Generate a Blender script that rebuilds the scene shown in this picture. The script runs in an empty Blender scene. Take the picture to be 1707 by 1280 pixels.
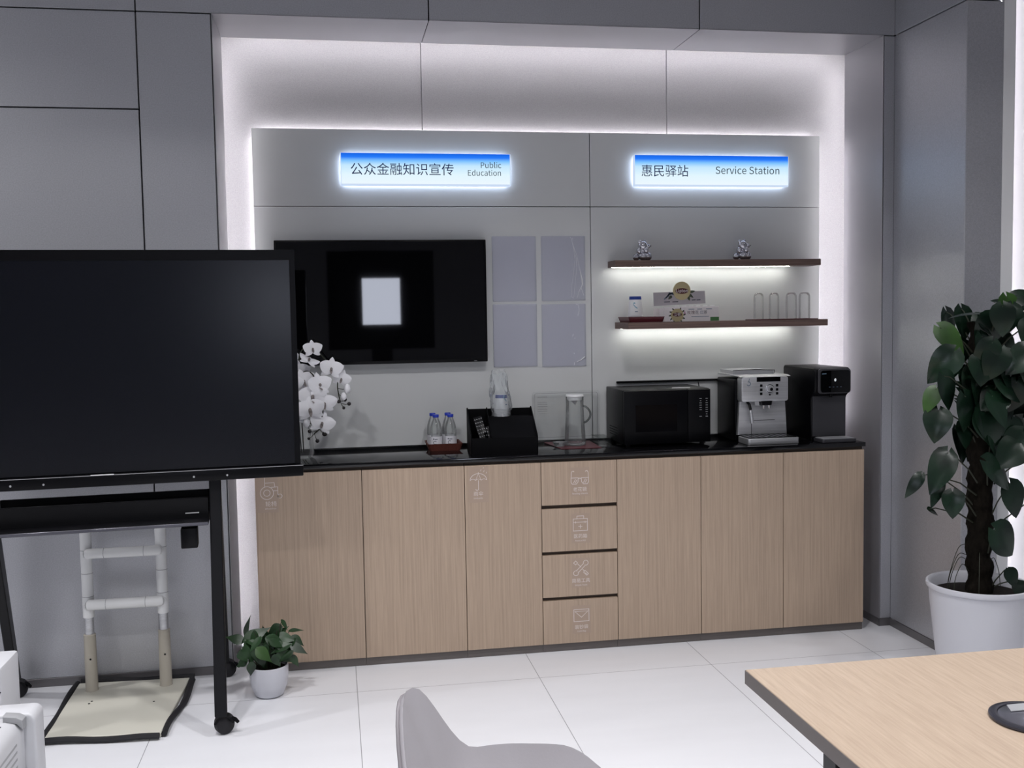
import bpy, bmesh, math, random
from mathutils import Vector, Matrix, Euler
from mathutils.geometry import interpolate_bezier, tessellate_polygon
random.seed(7)
SC = bpy.context.scene
COL = SC.collection
PI = math.pi
def lin1(c):
    c /= 255.0
    return c/12.92 if c <= 0.04045 else ((c+0.055)/1.055)**2.4
def srgb(r, g, b): return (lin1(r), lin1(g), lin1(b), 1.0)

# ------------------------------------------------------------------ camera
yaw, pitch, roll = 0.171487, -0.066701, -0.016534
f0 = Vector((math.sin(yaw), math.cos(yaw), 0)); r0 = Vector((math.cos(yaw), -math.sin(yaw), 0)); u0 = Vector((0, 0, 1))
f1 = f0*math.cos(pitch)+u0*math.sin(pitch); u1 = u0*math.cos(pitch)-f0*math.sin(pitch)
r2 = r0*math.cos(roll)+u1*math.sin(roll); u2 = u1*math.cos(roll)-r0*math.sin(roll)
cd = bpy.data.cameras.new('camera'); cam = bpy.data.objects.new('camera', cd); COL.objects.link(cam)
cam.matrix_world = Matrix(((r2.x, u2.x, -f1.x, -2.4520), (r2.y, u2.y, -f1.y, -4.5010), (r2.z, u2.z, -f1.z, 1.5228), (0, 0, 0, 1)))
cd.sensor_width = 36.0; cd.lens = 1715.263/1707*36.0; cd.clip_start = 0.05; cd.clip_end = 60
SC.camera = cam

# ------------------------------------------------------------------ world, exposure, lights
w = bpy.data.worlds.new('world'); SC.world = w; w.use_nodes = True
w.node_tree.nodes['Background'].inputs[0].default_value = (0.6, 0.62, 0.66, 1)
w.node_tree.nodes['Background'].inputs[1].default_value = 0.02
SC.view_settings.view_transform = 'Standard'; SC.view_settings.look = 'None'
SC.view_settings.exposure = 0.0; SC.view_settings.gamma = 1.0; SC.view_settings.use_curve_mapping = False

CEIL = 3.30
def area(name, loc, size, power, color=(1, .98, .97), spread=180, aim=None, shape='DISK', size_y=None):
    l = bpy.data.lights.new(name, 'AREA'); l.shape = shape; l.size = size
    if size_y: l.size_y = size_y
    l.energy = power; l.color = color; l.spread = math.radians(spread)
    o = bpy.data.objects.new(name, l); COL.objects.link(o); o.location = loc
    d = Vector(aim)-Vector(loc) if aim else Vector((0, 0, -1))
    o.rotation_euler = d.to_track_quat('-Z', 'Y').to_euler()
    return o
# the room's downlights (fixtures are modelled further down at the same spots)
DOWNLIGHTS = [(-5.3, -.85, 66, 170), (-3.3, -1.7, 38, 122), (-1.5, -1.7, 40, 122), (0.1, -1.9, 20, 122),
              (-4.9, -3.4, 54, 160), (-3.0, -3.4, 54, 140), (-1.1, -3.4, 36, 135), (0.9, -3.4, 26, 135),
              (-4.2, -5.4, 46, 140), (-1.5, -5.4, 46, 140), (1.2, -5.4, 40, 140)]
for x, y, p, sp in DOWNLIGHTS:
    area('downlight_lamp', (x, y, CEIL-.03), .16, p*.465, (1.0, .985, 1.0), sp)

# ------------------------------------------------------------------ materials
MATS = {}
def new_mat(name):
    m = bpy.data.materials.new(name); m.use_nodes = True
    MATS[name] = m
    return m, m.node_tree.nodes, m.node_tree.links, m.node_tree.nodes['Principled BSDF']
def mat(name, col, rough=.5, metal=0.0, spec=.5, noise=None, bump=None, coat=0.0, emit=None):
    """noise = (scale xyz, amount) modulates the colour; bump = (scale, strength)"""
    m, N, L, B = new_mat(name)
    c = srgb(*col) if max(col) > 1.0 else (*col, 1)
    B.inputs['Base Color'].default_value = c; B.inputs['Roughness'].default_value = rough
    B.inputs['Metallic'].default_value = metal; B.inputs['Specular IOR Level'].default_value = spec
    B.inputs['Coat Weight'].default_value = coat
    if noise or bump: tc = N.new('ShaderNodeTexCoord')
    if noise:
        mp = N.new('ShaderNodeMapping'); mp.inputs['Scale'].default_value = noise[0]; L.new(tc.outputs['Object'], mp.inputs[0])
        nt = N.new('ShaderNodeTexNoise'); nt.inputs['Scale'].default_value = 1.0; nt.inputs['Detail'].default_value = 4; L.new(mp.outputs[0], nt.inputs['Vector'])
        mx = N.new('ShaderNodeMix'); mx.data_type = 'RGBA'; mx.blend_type = 'MIX'
        k = noise[1]
        mx.inputs[6].default_value = tuple(v*(1-k) for v in c[:3])+(1,); mx.inputs[7].default_value = tuple(min(1, v*(1+k)) for v in c[:3])+(1,)
        mr = N.new('ShaderNodeMapRange'); mr.inputs[1].default_value = .3; mr.inputs[2].default_value = .7
        L.new(nt.outputs['Fac'], mr.inputs[0]); L.new(mr.outputs[0], mx.inputs[0]); L.new(mx.outputs[2], B.inputs['Base Color'])
    if bump:
        n2 = N.new('ShaderNodeTexNoise'); n2.inputs['Scale'].default_value = bump[0]; n2.inputs['Detail'].default_value = 3; L.new(tc.outputs['Object'], n2.inputs['Vector'])
        bp = N.new('ShaderNodeBump'); bp.inputs['Strength'].default_value = bump[1]; bp.inputs['Distance'].default_value = .002
        L.new(n2.outputs['Fac'], bp.inputs['Height']); L.new(bp.outputs[0], B.inputs['Normal'])
    if emit:
        B.inputs['Emission Color'].default_value = (*emit[0], 1); B.inputs['Emission Strength'].default_value = emit[1]
    return m
def emission(name, col, strength):
    m, N, L, B = new_mat(name); N.remove(B)
    e = N.new('ShaderNodeEmission'); e.inputs[0].default_value = (*col, 1); e.inputs[1].default_value = strength
    L.new(e.outputs[0], N['Material Output'].inputs[0]); return m
def clear(name, tint=(.97, .98, .98), edge=(.45, .48, .5), refl=.5, rough=.03, haze=0.0):
    """thin clear glass / plastic: see-through, darker and shinier where seen edge-on"""
    m, N, L, B = new_mat(name); N.remove(B)
    lw = N.new('ShaderNodeLayerWeight'); lw.inputs[0].default_value = .35
    mx = N.new('ShaderNodeMix'); mx.data_type = 'RGBA'; mx.inputs[6].default_value = (*tint, 1); mx.inputs[7].default_value = (*edge, 1)
    pw = N.new('ShaderNodeMath'); pw.operation = 'POWER'; pw.inputs[1].default_value = 4.0; L.new(lw.outputs['Facing'], pw.inputs[0])
    L.new(pw.outputs[0], mx.inputs[0])
    tr = N.new('ShaderNodeBsdfTransparent'); L.new(mx.outputs[2], tr.inputs[0])
    gl = N.new('ShaderNodeBsdfGlossy'); gl.inputs['Roughness'].default_value = rough
    ml = N.new('ShaderNodeMath'); ml.operation = 'MULTIPLY'; ml.inputs[1].default_value = refl; L.new(lw.outputs['Fresnel'], ml.inputs[0])
    ms = N.new('ShaderNodeMixShader'); L.new(ml.outputs[0], ms.inputs[0]); L.new(tr.outputs[0], ms.inputs[1]); L.new(gl.outputs[0], ms.inputs[2])
    out = ms.outputs[0]
    if haze:
        df = N.new('ShaderNodeBsdfDiffuse'); df.inputs[0].default_value = (.85, .87, .9, 1)
        m2 = N.new('ShaderNodeMixShader'); m2.inputs[0].default_value = haze; L.new(out, m2.inputs[1]); L.new(df.outputs[0], m2.inputs[2]); out = m2.outputs[0]
    L.new(out, N['Material Output'].inputs[0]); return m
def wood(name, a, b, stretch, rough=.5, spec=.35):
    m, N, L, B = new_mat(name)
    tc = N.new('ShaderNodeTexCoord'); mp = N.new('ShaderNodeMapping'); mp.inputs['Scale'].default_value = stretch
    L.new(tc.outputs['Object'], mp.inputs[0])
    n1 = N.new('ShaderNodeTexNoise'); n1.inputs['Scale'].default_value = 1; n1.inputs['Detail'].default_value = 5; n1.inputs['Roughness'].default_value = .7
    L.new(mp.outputs[0], n1.inputs['Vector'])
    mr = N.new('ShaderNodeMapRange'); mr.inputs[1].default_value = .32; mr.inputs[2].default_value = .68; L.new(n1.outputs['Fac'], mr.inputs[0])
    mx = N.new('ShaderNodeMix'); mx.data_type = 'RGBA'; mx.inputs[6].default_value = srgb(*a); mx.inputs[7].default_value = srgb(*b)
    L.new(mr.outputs[0], mx.inputs[0]); L.new(mx.outputs[2], B.inputs['Base Color'])
    B.inputs['Roughness'].default_value = rough; B.inputs['Specular IOR Level'].default_value = spec
    return m

M_wall = mat('wall_panel_grey', (182, 183, 188), .40, .6, .4, ((220, 220, 220), .10), (420, .25))
M_niche = mat('niche_wall_grey', (158, 157, 159), .55, 0, .3, ((260, 260, 260), .10), (420, .3))
M_trim = mat('metal_trim_grey', (158, 157, 161), .4, .45, .4)
M_base = mat('baseboard_metal', (112, 110, 112), .35, .5, .4)
M_dark = mat('joint_dark', (28, 28, 32), .8)  # plain dark tone for backings, open joints and vent holes
M_ceil = mat('ceiling_paint', (150, 150, 155), .9)
M_room = mat('room_wall_paint', (176, 178, 184), .7)
M_board = mat('backboard_laminate', (211, 213, 213), .42, 0, .4)
M_black = mat('black_plastic', (6, 6, 9), .34, 0, .16)
M_blackmetal = mat('black_powder_coat', (7, 7, 11), .4, .0, .3)
M_matblack = mat('matt_black', (4, 4, 6), .6, 0, .1)
M_window = mat('tinted_oven_window', (3, 3, 6), .12, 0, .14)
M_screen = mat('screen_glass', (5, 5, 7), .025, 0, .5)
M_touch = mat('matt_screen_glass', (6, 8, 16), .24, 0, .38)
M_door = wood('light_oak_laminate', (161, 142, 125), (184, 163, 143), (190, 190, 3.0))
M_table = wood('pale_maple_laminate', (166, 147, 129), (184, 166, 147), (120, 6, 120), .42)
M_edge = mat('table_edge_grey', (98, 92, 90), .5)
M_recess = mat('brown_recess', (88, 76, 68), .6)
M_plinth = mat('plinth_grey', (104, 99, 97), .4, .4)
M_counter = mat('black_stone', (9, 9, 12), .10, 0, .5, ((300, 300, 300), .3))
M_shelf = wood('walnut_shelf', (88, 72, 68), (118, 98, 90), (4, 160, 160), .55)
M_white = mat('white_plastic', (226, 227, 228), .4)
M_warmwhite = mat('ivory_plastic', (216, 214, 205), .45)
M_greyplast = mat('grey_plastic', (150, 151, 154), .45)
M_decal = mat('white_print', (214, 204, 200), .6)
M_film = mat('clear_sticker_film', (168, 148, 132), .3)
M_chrome = mat('chrome', (215, 216, 220), .08, 1.0)
M_darkchrome = mat('gunmetal_chrome', (200, 200, 206), .12, 1.0)
M_steel = mat('brushed_steel', (200, 201, 204), .40, .8, .5, ((3, 200, 300), .12))
M_piping = mat('grey_piping', (128, 124, 128), .45)
M_printer = mat('printer_white', (192, 193, 197), .45)
M_rubber = mat('black_rubber', (20, 19, 24), .7)
M_leather = mat('grey_leather', (176, 173, 177), .38, 0, .4, None, (160, .12))
M_pot = mat('white_ceramic', (196, 197, 204), .3)
M_soil = mat('potting_soil', (26, 21, 18), .95, 0, .2, ((90, 90, 90), .5), (90, 1.0))
M_moss = mat('coir_pole', (22, 19, 15), .95, 0, .1, ((80, 80, 30), .5), (120, 1.0))
M_stem = mat('dark_stem', (38, 42, 28), .6)
M_glass = clear('clear_glass', (.99, .995, .99), (.42, .45, .44), .6)
M_glassthick = clear('thick_glass', (.965, .975, .97), (.42, .45, .45), .7, .03, .05)
M_pitcher = clear('pitcher_glass', (.955, .965, .96), (.13, .15, .15), .8, .03, .05)
M_handle = clear('glass_handle', (.62, .64, .64), (.05, .06, .06), 1.0)
M_acrylic = clear('clear_acrylic', (.985, .99, .99), (.7, .72, .72), .35)
M_pocket = clear('acrylic_pocket', (.95, .95, .99), (.7, .7, .8), .3, .12, .09)
M_bag = clear('plastic_bag', (.90, .92, .93), (.6, .62, .64), .8, .18, .13)
M_petal = mat('white_petal', (236, 236, 240), .55)
M_petal.node_tree.nodes['Principled BSDF'].inputs['Subsurface Weight'].default_value = 0.0
M_heart = mat('orchid_heart', (120, 112, 110), .6)
M_bud = mat('dark_bud', (32, 28, 28), .5)
M_wine = mat('dark_red_lacquer', (84, 26, 36), .35)
M_basket = mat('brown_leather_tray', (98, 52, 44), .55, 0, .4, ((160, 160, 160), .2))
M_blue = mat('blue_cap', (18, 48, 168), .4)
M_label = mat('bottle_label', (216, 216, 222), .5)
M_ink = mat('dark_ink', (52, 54, 70), .6)
M_navy = mat('navy_lettering', (16, 52, 132), .6)
M_greyink = mat('grey_lettering', (98, 118, 140), .6)
M_card = mat('white_card', (224, 220, 222), .6)
M_cardgrey = mat('grey_card', (158, 154, 160), .6)
M_gold = mat('cream_badge', (176, 164, 128), .6)
M_maroon = mat('maroon_badge', (74, 24, 30), .5)
M_green = mat('green_print', (74, 120, 72), .6)
M_pink = mat('pink_print', (186, 146, 172), .6)
M_leafprint = mat('leaf_print', (58, 66, 52), .6)
M_bluegrey = mat('slate_print', (96, 112, 130), .6)
M_teal = mat('teal_print', (120, 168, 188), .6)
M_led = emission('led_strip', (1.0, .955, 1.0), 29.0)
M_ledshelf = emission('shelf_led', (1.0, 1.0, .94), 31.0)
M_lamp = emission('lamp_diffuser', (1, .99, .98), 6.0)
M_digit = emission('white_digit', (.9, .93, 1), 2.2)
M_halo = emission('sign_halo', (.64, .76, 1.0), 18.0)
M_display = emission('lit_display', (.80, .85, 1.0), 13.0)

def leaf_mat(name, a, b, rough=.32):
    m, N, L, B = new_mat(name)
    tc = N.new('ShaderNodeTexCoord'); nt = N.new('ShaderNodeTexNoise'); nt.inputs['Scale'].default_value = 9; L.new(tc.outputs['Object'], nt.inputs['Vector'])
    mr = N.new('ShaderNodeMapRange'); mr.inputs[1].default_value = .35; mr.inputs[2].default_value = .65; L.new(nt.outputs['Fac'], mr.inputs[0])
    mx = N.new('ShaderNodeMix'); mx.data_type = 'RGBA'; mx.inputs[6].default_value = srgb(*a); mx.inputs[7].default_value = srgb(*b)
    L.new(mr.outputs[0], mx.inputs[0]); L.new(mx.outputs[2], B.inputs['Base Color']); B.inputs['Roughness'].default_value = rough
    return m
M_leaf = leaf_mat('dark_glossy_leaf', (11, 25, 18), (24, 46, 31), .27)
M_leafbright = leaf_mat('mid_green_leaf', (34, 62, 22), (52, 86, 32), .38)
M_leafsmall = leaf_mat('small_plant_leaf', (15, 36, 17), (36, 68, 33), .36)

def floor_mat():
    m, N, L, B = new_mat('pale_stone_tiles')
    tc = N.new('ShaderNodeTexCoord'); sx = N.new('ShaderNodeSeparateXYZ'); L.new(tc.outputs['Object'], sx.inputs[0])
    def joint(out, off, step, half):
        a = N.new('ShaderNodeMath'); a.operation = 'SUBTRACT'; a.inputs[1].default_value = off; L.new(out, a.inputs[0])
        p = N.new('ShaderNodeMath'); p.operation = 'PINGPONG'; p.inputs[1].default_value = step/2; L.new(a.outputs[0], p.inputs[0])
        c = N.new('ShaderNodeMath'); c.operation = 'LESS_THAN'; c.inputs[1].default_value = half; L.new(p.outputs[0], c.inputs[0]); return c
    jx = joint(sx.outputs[0], -1.635, .758, .0014); jy = joint(sx.outputs[1], -.344, 1.516, .0014)
    mxm = N.new('ShaderNodeMath'); mxm.operation = 'MAXIMUM'; L.new(jx.outputs[0], mxm.inputs[0]); L.new(jy.outputs[0], mxm.inputs[1])
    mp = N.new('ShaderNodeMapping'); mp.inputs['Scale'].default_value = (1.2, 5, 1); L.new(tc.outputs['Object'], mp.inputs[0])
    nt = N.new('ShaderNodeTexNoise'); nt.inputs['Scale'].default_value = 1.6; nt.inputs['Detail'].default_value = 5; L.new(mp.outputs[0], nt.inputs['Vector'])
    mx = N.new('ShaderNodeMix'); mx.data_type = 'RGBA'; mx.inputs[6].default_value = srgb(222, 223, 227); mx.inputs[7].default_value = srgb(231, 232, 236)
    L.new(nt.outputs['Fac'], mx.inputs[0])
    m2 = N.new('ShaderNodeMix'); m2.data_type = 'RGBA'; m2.inputs[7].default_value = srgb(150, 150, 155)
    L.new(mxm.outputs[0], m2.inputs[0]); L.new(mx.outputs[2], m2.inputs[6]); L.new(m2.outputs[2], B.inputs['Base Color'])
    B.inputs['Roughness'].default_value = .32; B.inputs['Specular IOR Level'].default_value = .3
    return m
M_floor = floor_mat()
def sign_mat(h):
    m, N, L, B = new_mat('lit_sign_face'); N.remove(B)
    tc = N.new('ShaderNodeTexCoord'); sx = N.new('ShaderNodeSeparateXYZ'); L.new(tc.outputs['Object'], sx.inputs[0])
    dv = N.new('ShaderNodeMath'); dv.operation = 'DIVIDE'; dv.inputs[1].default_value = h; L.new(sx.outputs[2], dv.inputs[0])
    cr = N.new('ShaderNodeValToRGB'); L.new(dv.outputs[0], cr.inputs[0])
    e = cr.color_ramp.elements
    e[0].position = 0.0; e[0].color = srgb(238, 248, 255); e[1].position = 1.0; e[1].color = srgb(18, 96, 226)
    for p, c in ((.35, (226, 246, 255)), (.62, (196, 232, 255)), (.76, (128, 196, 255)), (.87, (40, 124, 250))):
        q = e.new(p); q.color = srgb(*c)
    em = N.new('ShaderNodeEmission'); em.inputs[1].default_value = 1.0; L.new(cr.outputs[0], em.inputs[0])
    L.new(em.outputs[0], N['Material Output'].inputs[0]); return m
M_sign = sign_mat(.150)
M_signside = emission('lit_acrylic_edge', (.66, .79, 1.0), .9)

# ------------------------------------------------------------------ mesh builder
class MB:
    def __init__(s): s.bm = bmesh.new(); s.mi = 0
    def _tag(s, faces):
        for f in faces: f.material_index = s.mi
    def box(s, x0, x1, y0, y1, z0, z1, bev=0.0, seg=2, M=None):
        vs = [s.bm.verts.new((x, y, z)) for x in (x0, x1) for y in (y0, y1) for z in (z0, z1)]
        q = [(0, 1, 3, 2), (4, 6, 7, 5), (0, 4, 5, 1), (2, 3, 7, 6), (0, 2, 6, 4), (1, 5, 7, 3)]
        fs = [s.bm.faces.new([vs[i] for i in f]) for f in q]
        if bev:
            es = {e for f in fs for e in f.edges}
            r = bmesh.ops.bevel(s.bm, geom=list(es), offset=bev, segments=seg, profile=.5, affect='EDGES')
            vs = list({v for f in r['faces'] for v in f.verts}); fs = list({f for v in vs for f in v.link_faces})
        s._tag(fs)
        if M is not None: bmesh.ops.transform(s.bm, matrix=M, verts=vs)
        return s
    def prism(s, pts, axis, a, b, bev=0.0, seg=2):
        """polygon pts (2d) extruded along axis from a to b"""
        def P(p, t): return {'x': (t, p[0], p[1]), 'y': (p[0], t, p[1]), 'z': (p[0], p[1], t)}[axis]
        v0 = [s.bm.verts.new(P(p, a)) for p in pts]; v1 = [s.bm.verts.new(P(p, b)) for p in pts]
        n = len(pts); fs = [s.bm.faces.new(v0), s.bm.faces.new(v1)]
        for i in range(n): fs.append(s.bm.faces.new((v0[i], v0[(i+1) % n], v1[(i+1) % n], v1[i])))
        bmesh.ops.recalc_face_normals(s.bm, faces=fs)
        if bev:
            es = list({e for f in fs[:2] for e in f.edges})
            r = bmesh.ops.bevel(s.bm, geom=es, offset=bev, segments=seg, profile=.5, affect='EDGES')
            vs = {v for f in r['faces'] for v in f.verts}; fs = list({f for v in vs for f in v.link_faces})
        s._tag(fs); return s
    def lathe(s, prof, cx=0, cy=0, n=32, cap=True, M=None, sy=1.0):
        rings = []; allv = []
        for r, z in prof:
            if r < 1e-6: v = [s.bm.verts.new((cx, cy, z))]
            else: v = [s.bm.verts.new((cx+r*math.cos(2*PI*i/n), cy+sy*r*math.sin(2*PI*i/n), z)) for i in range(n)]
            rings.append(v); allv += v
        fs = []
        for a, b in zip(rings, rings[1:]):
            if len(a) == 1 and len(b) == 1: continue
            for i in range(n):
                j = (i+1) % n
                if len(a) == 1: fs.append(s.bm.faces.new((a[0], b[j], b[i])))
                elif len(b) == 1: fs.append(s.bm.faces.new((a[i], a[j], b[0])))
                else: fs.append(s.bm.faces.new((a[i], a[j], b[j], b[i])))
        if cap:
            for rg in (rings[0], rings[-1]):
                if len(rg) > 2: fs.append(s.bm.faces.new(rg))
        bmesh.ops.recalc_face_normals(s.bm, faces=fs)
        s._tag(fs)
        if M is not None: bmesh.ops.transform(s.bm, matrix=M, verts=allv)
        return s
    def cyl(s, p, q, r, r2=None, n=20):
        p = Vector(p); q = Vector(q); return s.tube([p, q], [r, r if r2 is None else r2], n)
    def tube(s, pts, rad, n=10, closed=False):
        pts = [Vector(p) for p in pts]; m = len(pts)
        if not hasattr(rad, '__len__'): rad = [rad]*m
        rings = []; prev = None
        for i, p in enumerate(pts):
            if closed: t = pts[(i+1) % m]-pts[i-1]
            else: t = pts[min(i+1, m-1)]-pts[max(i-1, 0)]
            t.normalize()
            if prev is None: nrm = t.orthogonal().normalized()
            else:
                nrm = prev-t*prev.dot(t)
                nrm = nrm.normalized() if nrm.length > 1e-6 else t.orthogonal().normalized()
            prev = nrm; b = t.cross(nrm)
            rings.append([s.bm.verts.new(p+(nrm*math.cos(2*PI*k/n)+b*math.sin(2*PI*k/n))*rad[i]) for k in range(n)])
        fs = []
        pairs = list(zip(rings, rings[1:]))+([(rings[-1], rings[0])] if closed else [])
        for a, b in pairs:
            for k in range(n): fs.append(s.bm.faces.new((a[k], a[(k+1) % n], b[(k+1) % n], b[k])))
        if not closed: fs += [s.bm.faces.new(rings[0]), s.bm.faces.new(rings[-1])]
        bmesh.ops.recalc_face_normals(s.bm, faces=fs); s._tag(fs); return s
    def ball(s, c, r, sx=1, sy=1, sz=1, n=20):
        M = Matrix.Translation(c) @ Matrix.Diagonal((sx, sy, sz, 1))
        r_ = bmesh.ops.create_uvsphere(s.bm, u_segments=n, v_segments=max(8, n*2//3), radius=r, matrix=M)
        s._tag({f for v in r_['verts'] for f in v.link_faces}); return s
    def quad(s, *p):
        s._tag([s.bm.faces.new([s.bm.verts.new(v) for v in p])]); return s
    def stroke(s, pts, wd, y, closed=False):
        """flat ribbon drawn in the XZ plane at depth y"""
        P = [Vector((p[0], p[1])) for p in pts]; m = len(P); L = []; R = []
        for i, p in enumerate(P):
            a = P[i-1] if (i > 0 or closed) else p; b = P[(i+1) % m] if (i < m-1 or closed) else p
            d1 = (p-a); d2 = (b-p)
            d1 = d1.normalized() if d1.length > 1e-9 else d2.normalized(); d2 = d2.normalized() if d2.length > 1e-9 else d1
            t = d1+d2; t = t.normalized() if t.length > 1e-6 else d1
            nn = Vector((-t.y, t.x)); k = max(.5, nn.dot(Vector((-d1.y, d1.x))))
            o = nn*(wd/2/k)
            L.append(s.bm.verts.new((p.x+o.x, y, p.y+o.y))); R.append(s.bm.verts.new((p.x-o.x, y, p.y-o.y)))
        idx = list(range(m-1))+([m-1] if closed else [])
        s._tag([s.bm.faces.new((L[i], L[(i+1) % m], R[(i+1) % m], R[i])) for i in idx]); return s
    def leaf(s, base, tip, normal, length, width, fold=.18, droop=.25, heart=.16, n=9, m=3, mi=0, sharp=.8):
        t = Vector(tip).normalized(); nn = Vector(normal); nn = (nn-t*nn.dot(t)).normalized(); side = t.cross(nn)
        base = Vector(base); rows = []; fs = []
        for i in range(n+1):
            u = i/n
            hw = width*.5*(math.sin(PI*min(1, u**.62))**sharp if 0 < u < 1 else 0)
            if i == 0: hw = width*.06
            row = []
            for j in range(-m, m+1):
                q = j/m; y = u*length - heart*length*abs(q)**1.6*(1-u)**2.2
                x = q*hw; z = fold*abs(x) - droop*length*u*u - .10*length*abs(q)**2*(1-u)*heart*3
                row.append(s.bm.verts.new(base+t*y+side*x+nn*z))
            rows.append(row)
        for a, b in zip(rows, rows[1:]):
            for k in range(2*m): fs.append(s.bm.faces.new((a[k], a[k+1], b[k+1], b[k])))
        for f in fs: f.material_index = mi
        return s
    def build(s, name, mats, parent=None, smooth=40, world=True):
        bm = s.bm
        bmesh.ops.recalc_face_normals(bm, faces=bm.faces); bm.normal_update()
        if smooth:
            for f in bm.faces: f.smooth = True
            for e in bm.edges:
                if len(e.link_faces) == 2 and e.calc_face_angle(0) > math.radians(smooth): e.smooth = False
        me = bpy.data.meshes.new(name); bm.to_mesh(me); bm.free()
        for m in (mats if isinstance(mats, (list, tuple)) else [mats]): me.materials.append(m)
        o = bpy.data.objects.new(name, me); COL.objects.link(o)
        if parent is not None:
            o.parent = parent
            if world:
                R = root_of(parent); T = Matrix.Translation(R.location) @ R.rotation_euler.to_matrix().to_4x4()
                me.transform(T.inverted())
        return o
def root_of(o):
    while o.parent: o = o.parent
    return o
def tag(o, label, cat, group=None, kind=None):
    o['label'] = label; o['category'] = cat
    if group: o['group'] = group
    if kind: o['kind'] = kind
    return o
def thing(name, label, cat, loc, rz=0.0, group=None):
    o = bpy.data.objects.new(name, None); COL.objects.link(o); o.location = loc; o.rotation_euler = (0, 0, rz)
    o.empty_display_size = .05
    return tag(o, label, cat, group)
def struct(mb, name, mats, smooth=40):
    o = mb.build(name, mats, None, smooth); o['kind'] = 'structure'; return o
def copy_tree(o, parent=None):
    c = o.copy(); COL.objects.link(c)
    if parent is not None: c.parent = parent
    for ch in list(o.children): copy_tree(ch, c)
    return c
try:
    FONT = bpy.data.fonts.load(bpy.utils.system_resource('DATAFILES', path='fonts')+'/Noto Sans CJK Regular.woff2')   # ships with Blender
except Exception:
    FONT = None
def lettering(s, size, x, y, z, m, parent, name='lettering', align='LEFT', M=None, bold=0.0, extr=0.0004, fit=None):
    """text standing in the XZ plane, facing the viewer (-Y); x, z = left/centre/right baseline; fit = width in metres"""
    cu = bpy.data.curves.new('t', 'FONT'); cu.body = s
    if FONT: cu.font = FONT; size *= 2.89
    cu.size = size; cu.align_x = align
    ob = bpy.data.objects.new('t', cu); COL.objects.link(ob)
    bpy.context.view_layer.update()
    dg = bpy.context.evaluated_depsgraph_get(); cc = ob.evaluated_get(dg).to_curve(dg)
    loops = []
    for sp in cc.splines:            # outline of every stroke, filled one by one so that crossing strokes stay solid
        bp = sp.bezier_points; P = []
        for i in range(len(bp)):
            a_, b_ = bp[i], bp[(i+1) % len(bp)]
            straight = (a_.handle_right-a_.co).length < 1e-7 and (b_.handle_left-b_.co).length < 1e-7
            P += ([a_.co.copy()] if straight else interpolate_bezier(a_.co, a_.handle_right, b_.handle_left, b_.co, 5)[:-1])
        if len(P) > 2: loops.append([Vector((p.x, p.y, 0)) for p in P])
    ob.evaluated_get(dg).to_curve_clear()
    bpy.data.objects.remove(ob); bpy.data.curves.remove(cu)
    def sarea(P): return sum(P[i-1].x*P[i].y-P[i].x*P[i-1].y for i in range(len(P)))/2
    def inside(p, P):
        c = False
        for i in range(len(P)):
            u_, v_ = P[i-1], P[i]
            if (u_.y > p.y) != (v_.y > p.y) and p.x < (v_.x-u_.x)*(p.y-u_.y)/(v_.y-u_.y)+u_.x: c = not c
        return c
    ar = [sarea(P) for P in loops]; sg = 1 if max(ar, key=abs, default=1) > 0 else -1
    outs = [i for i in range(len(loops)) if ar[i]*sg > 0]; holes = {i: [] for i in outs}
    for i in range(len(loops)):
        if ar[i]*sg > 0: continue
        own = [j for j in outs if inside(loops[i][0], loops[j])]
        if own: holes[min(own, key=lambda j: abs(ar[j]))].append(i)
    vs, fs = [], []
    for i in outs:
        grp = [loops[i]]+[loops[j] for j in holes[i]]; n0 = len(vs)
        vs += [tuple(p) for P in grp for p in P]
        fs += [tuple(n0+q for q in t_) for t_ in tessellate_polygon(grp)]
    me = bpy.data.meshes.new(name); me.from_pydata(vs, [], fs)
    if fit:
        xs = [v.co.x for v in me.vertices]
        if xs and max(xs)-min(xs) > 1e-6:
            k = fit/(max(xs)-min(xs)); me.transform(Matrix.Diagonal((k, .5+.5*k, 1, 1)))
    T = Matrix.Translation((x, y, z)) @ Matrix.Rotation(PI/2, 4, 'X')
    if M is not None: T = M @ T
    R = root_of(parent); W = Matrix.Translation(R.location) @ R.rotation_euler.to_matrix().to_4x4()
    me.transform(W.inverted() @ T); me.materials.clear(); me.materials.append(m)
    me.name = name
    o = bpy.data.objects.new(name, me); COL.objects.link(o); o.parent = parent; return o
def rrect(x0, x1, z0, z1, r, n=5):
    pts = []
    for cx, cz, a0 in ((x1-r, z1-r, 0), (x0+r, z1-r, 90), (x0+r, z0+r, 180), (x1-r, z0+r, 270)):
        for i in range(n+1):
            a = math.radians(a0+90*i/n); pts.append((cx+r*math.cos(a), cz+r*math.sin(a)))
    return pts
def arc(cx, cz, r, a0, a1, n=12, rz=None):
    rz = rz or r
    return [(cx+r*math.cos(math.radians(a0+(a1-a0)*i/n)), cz+rz*math.sin(math.radians(a0+(a1-a0)*i/n))) for i in range(n+1)]
# ================================================================== THE ROOM
G = .0028   # half a panel joint
b = MB(); b.box(-7, 4, -9, .9, -.12, 0); struct(b, 'floor', M_floor, 0)
b = MB(); b.box(-7, 4, -9, .9, CEIL, CEIL+.1); struct(b, 'ceiling', M_ceil, 0)
b = MB(); b.box(-7.1, -7, -9, .9, 0, CEIL); struct(b, 'wall_left', M_room, 0)
b = MB(); b.box(4, 4.1, -9, .9, 0, CEIL); struct(b, 'wall_side', M_room, 0)
b = MB(); b.box(-7.1, 4.1, -9.1, -9, 0, CEIL); struct(b, 'wall_front', M_room, 0)
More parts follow.
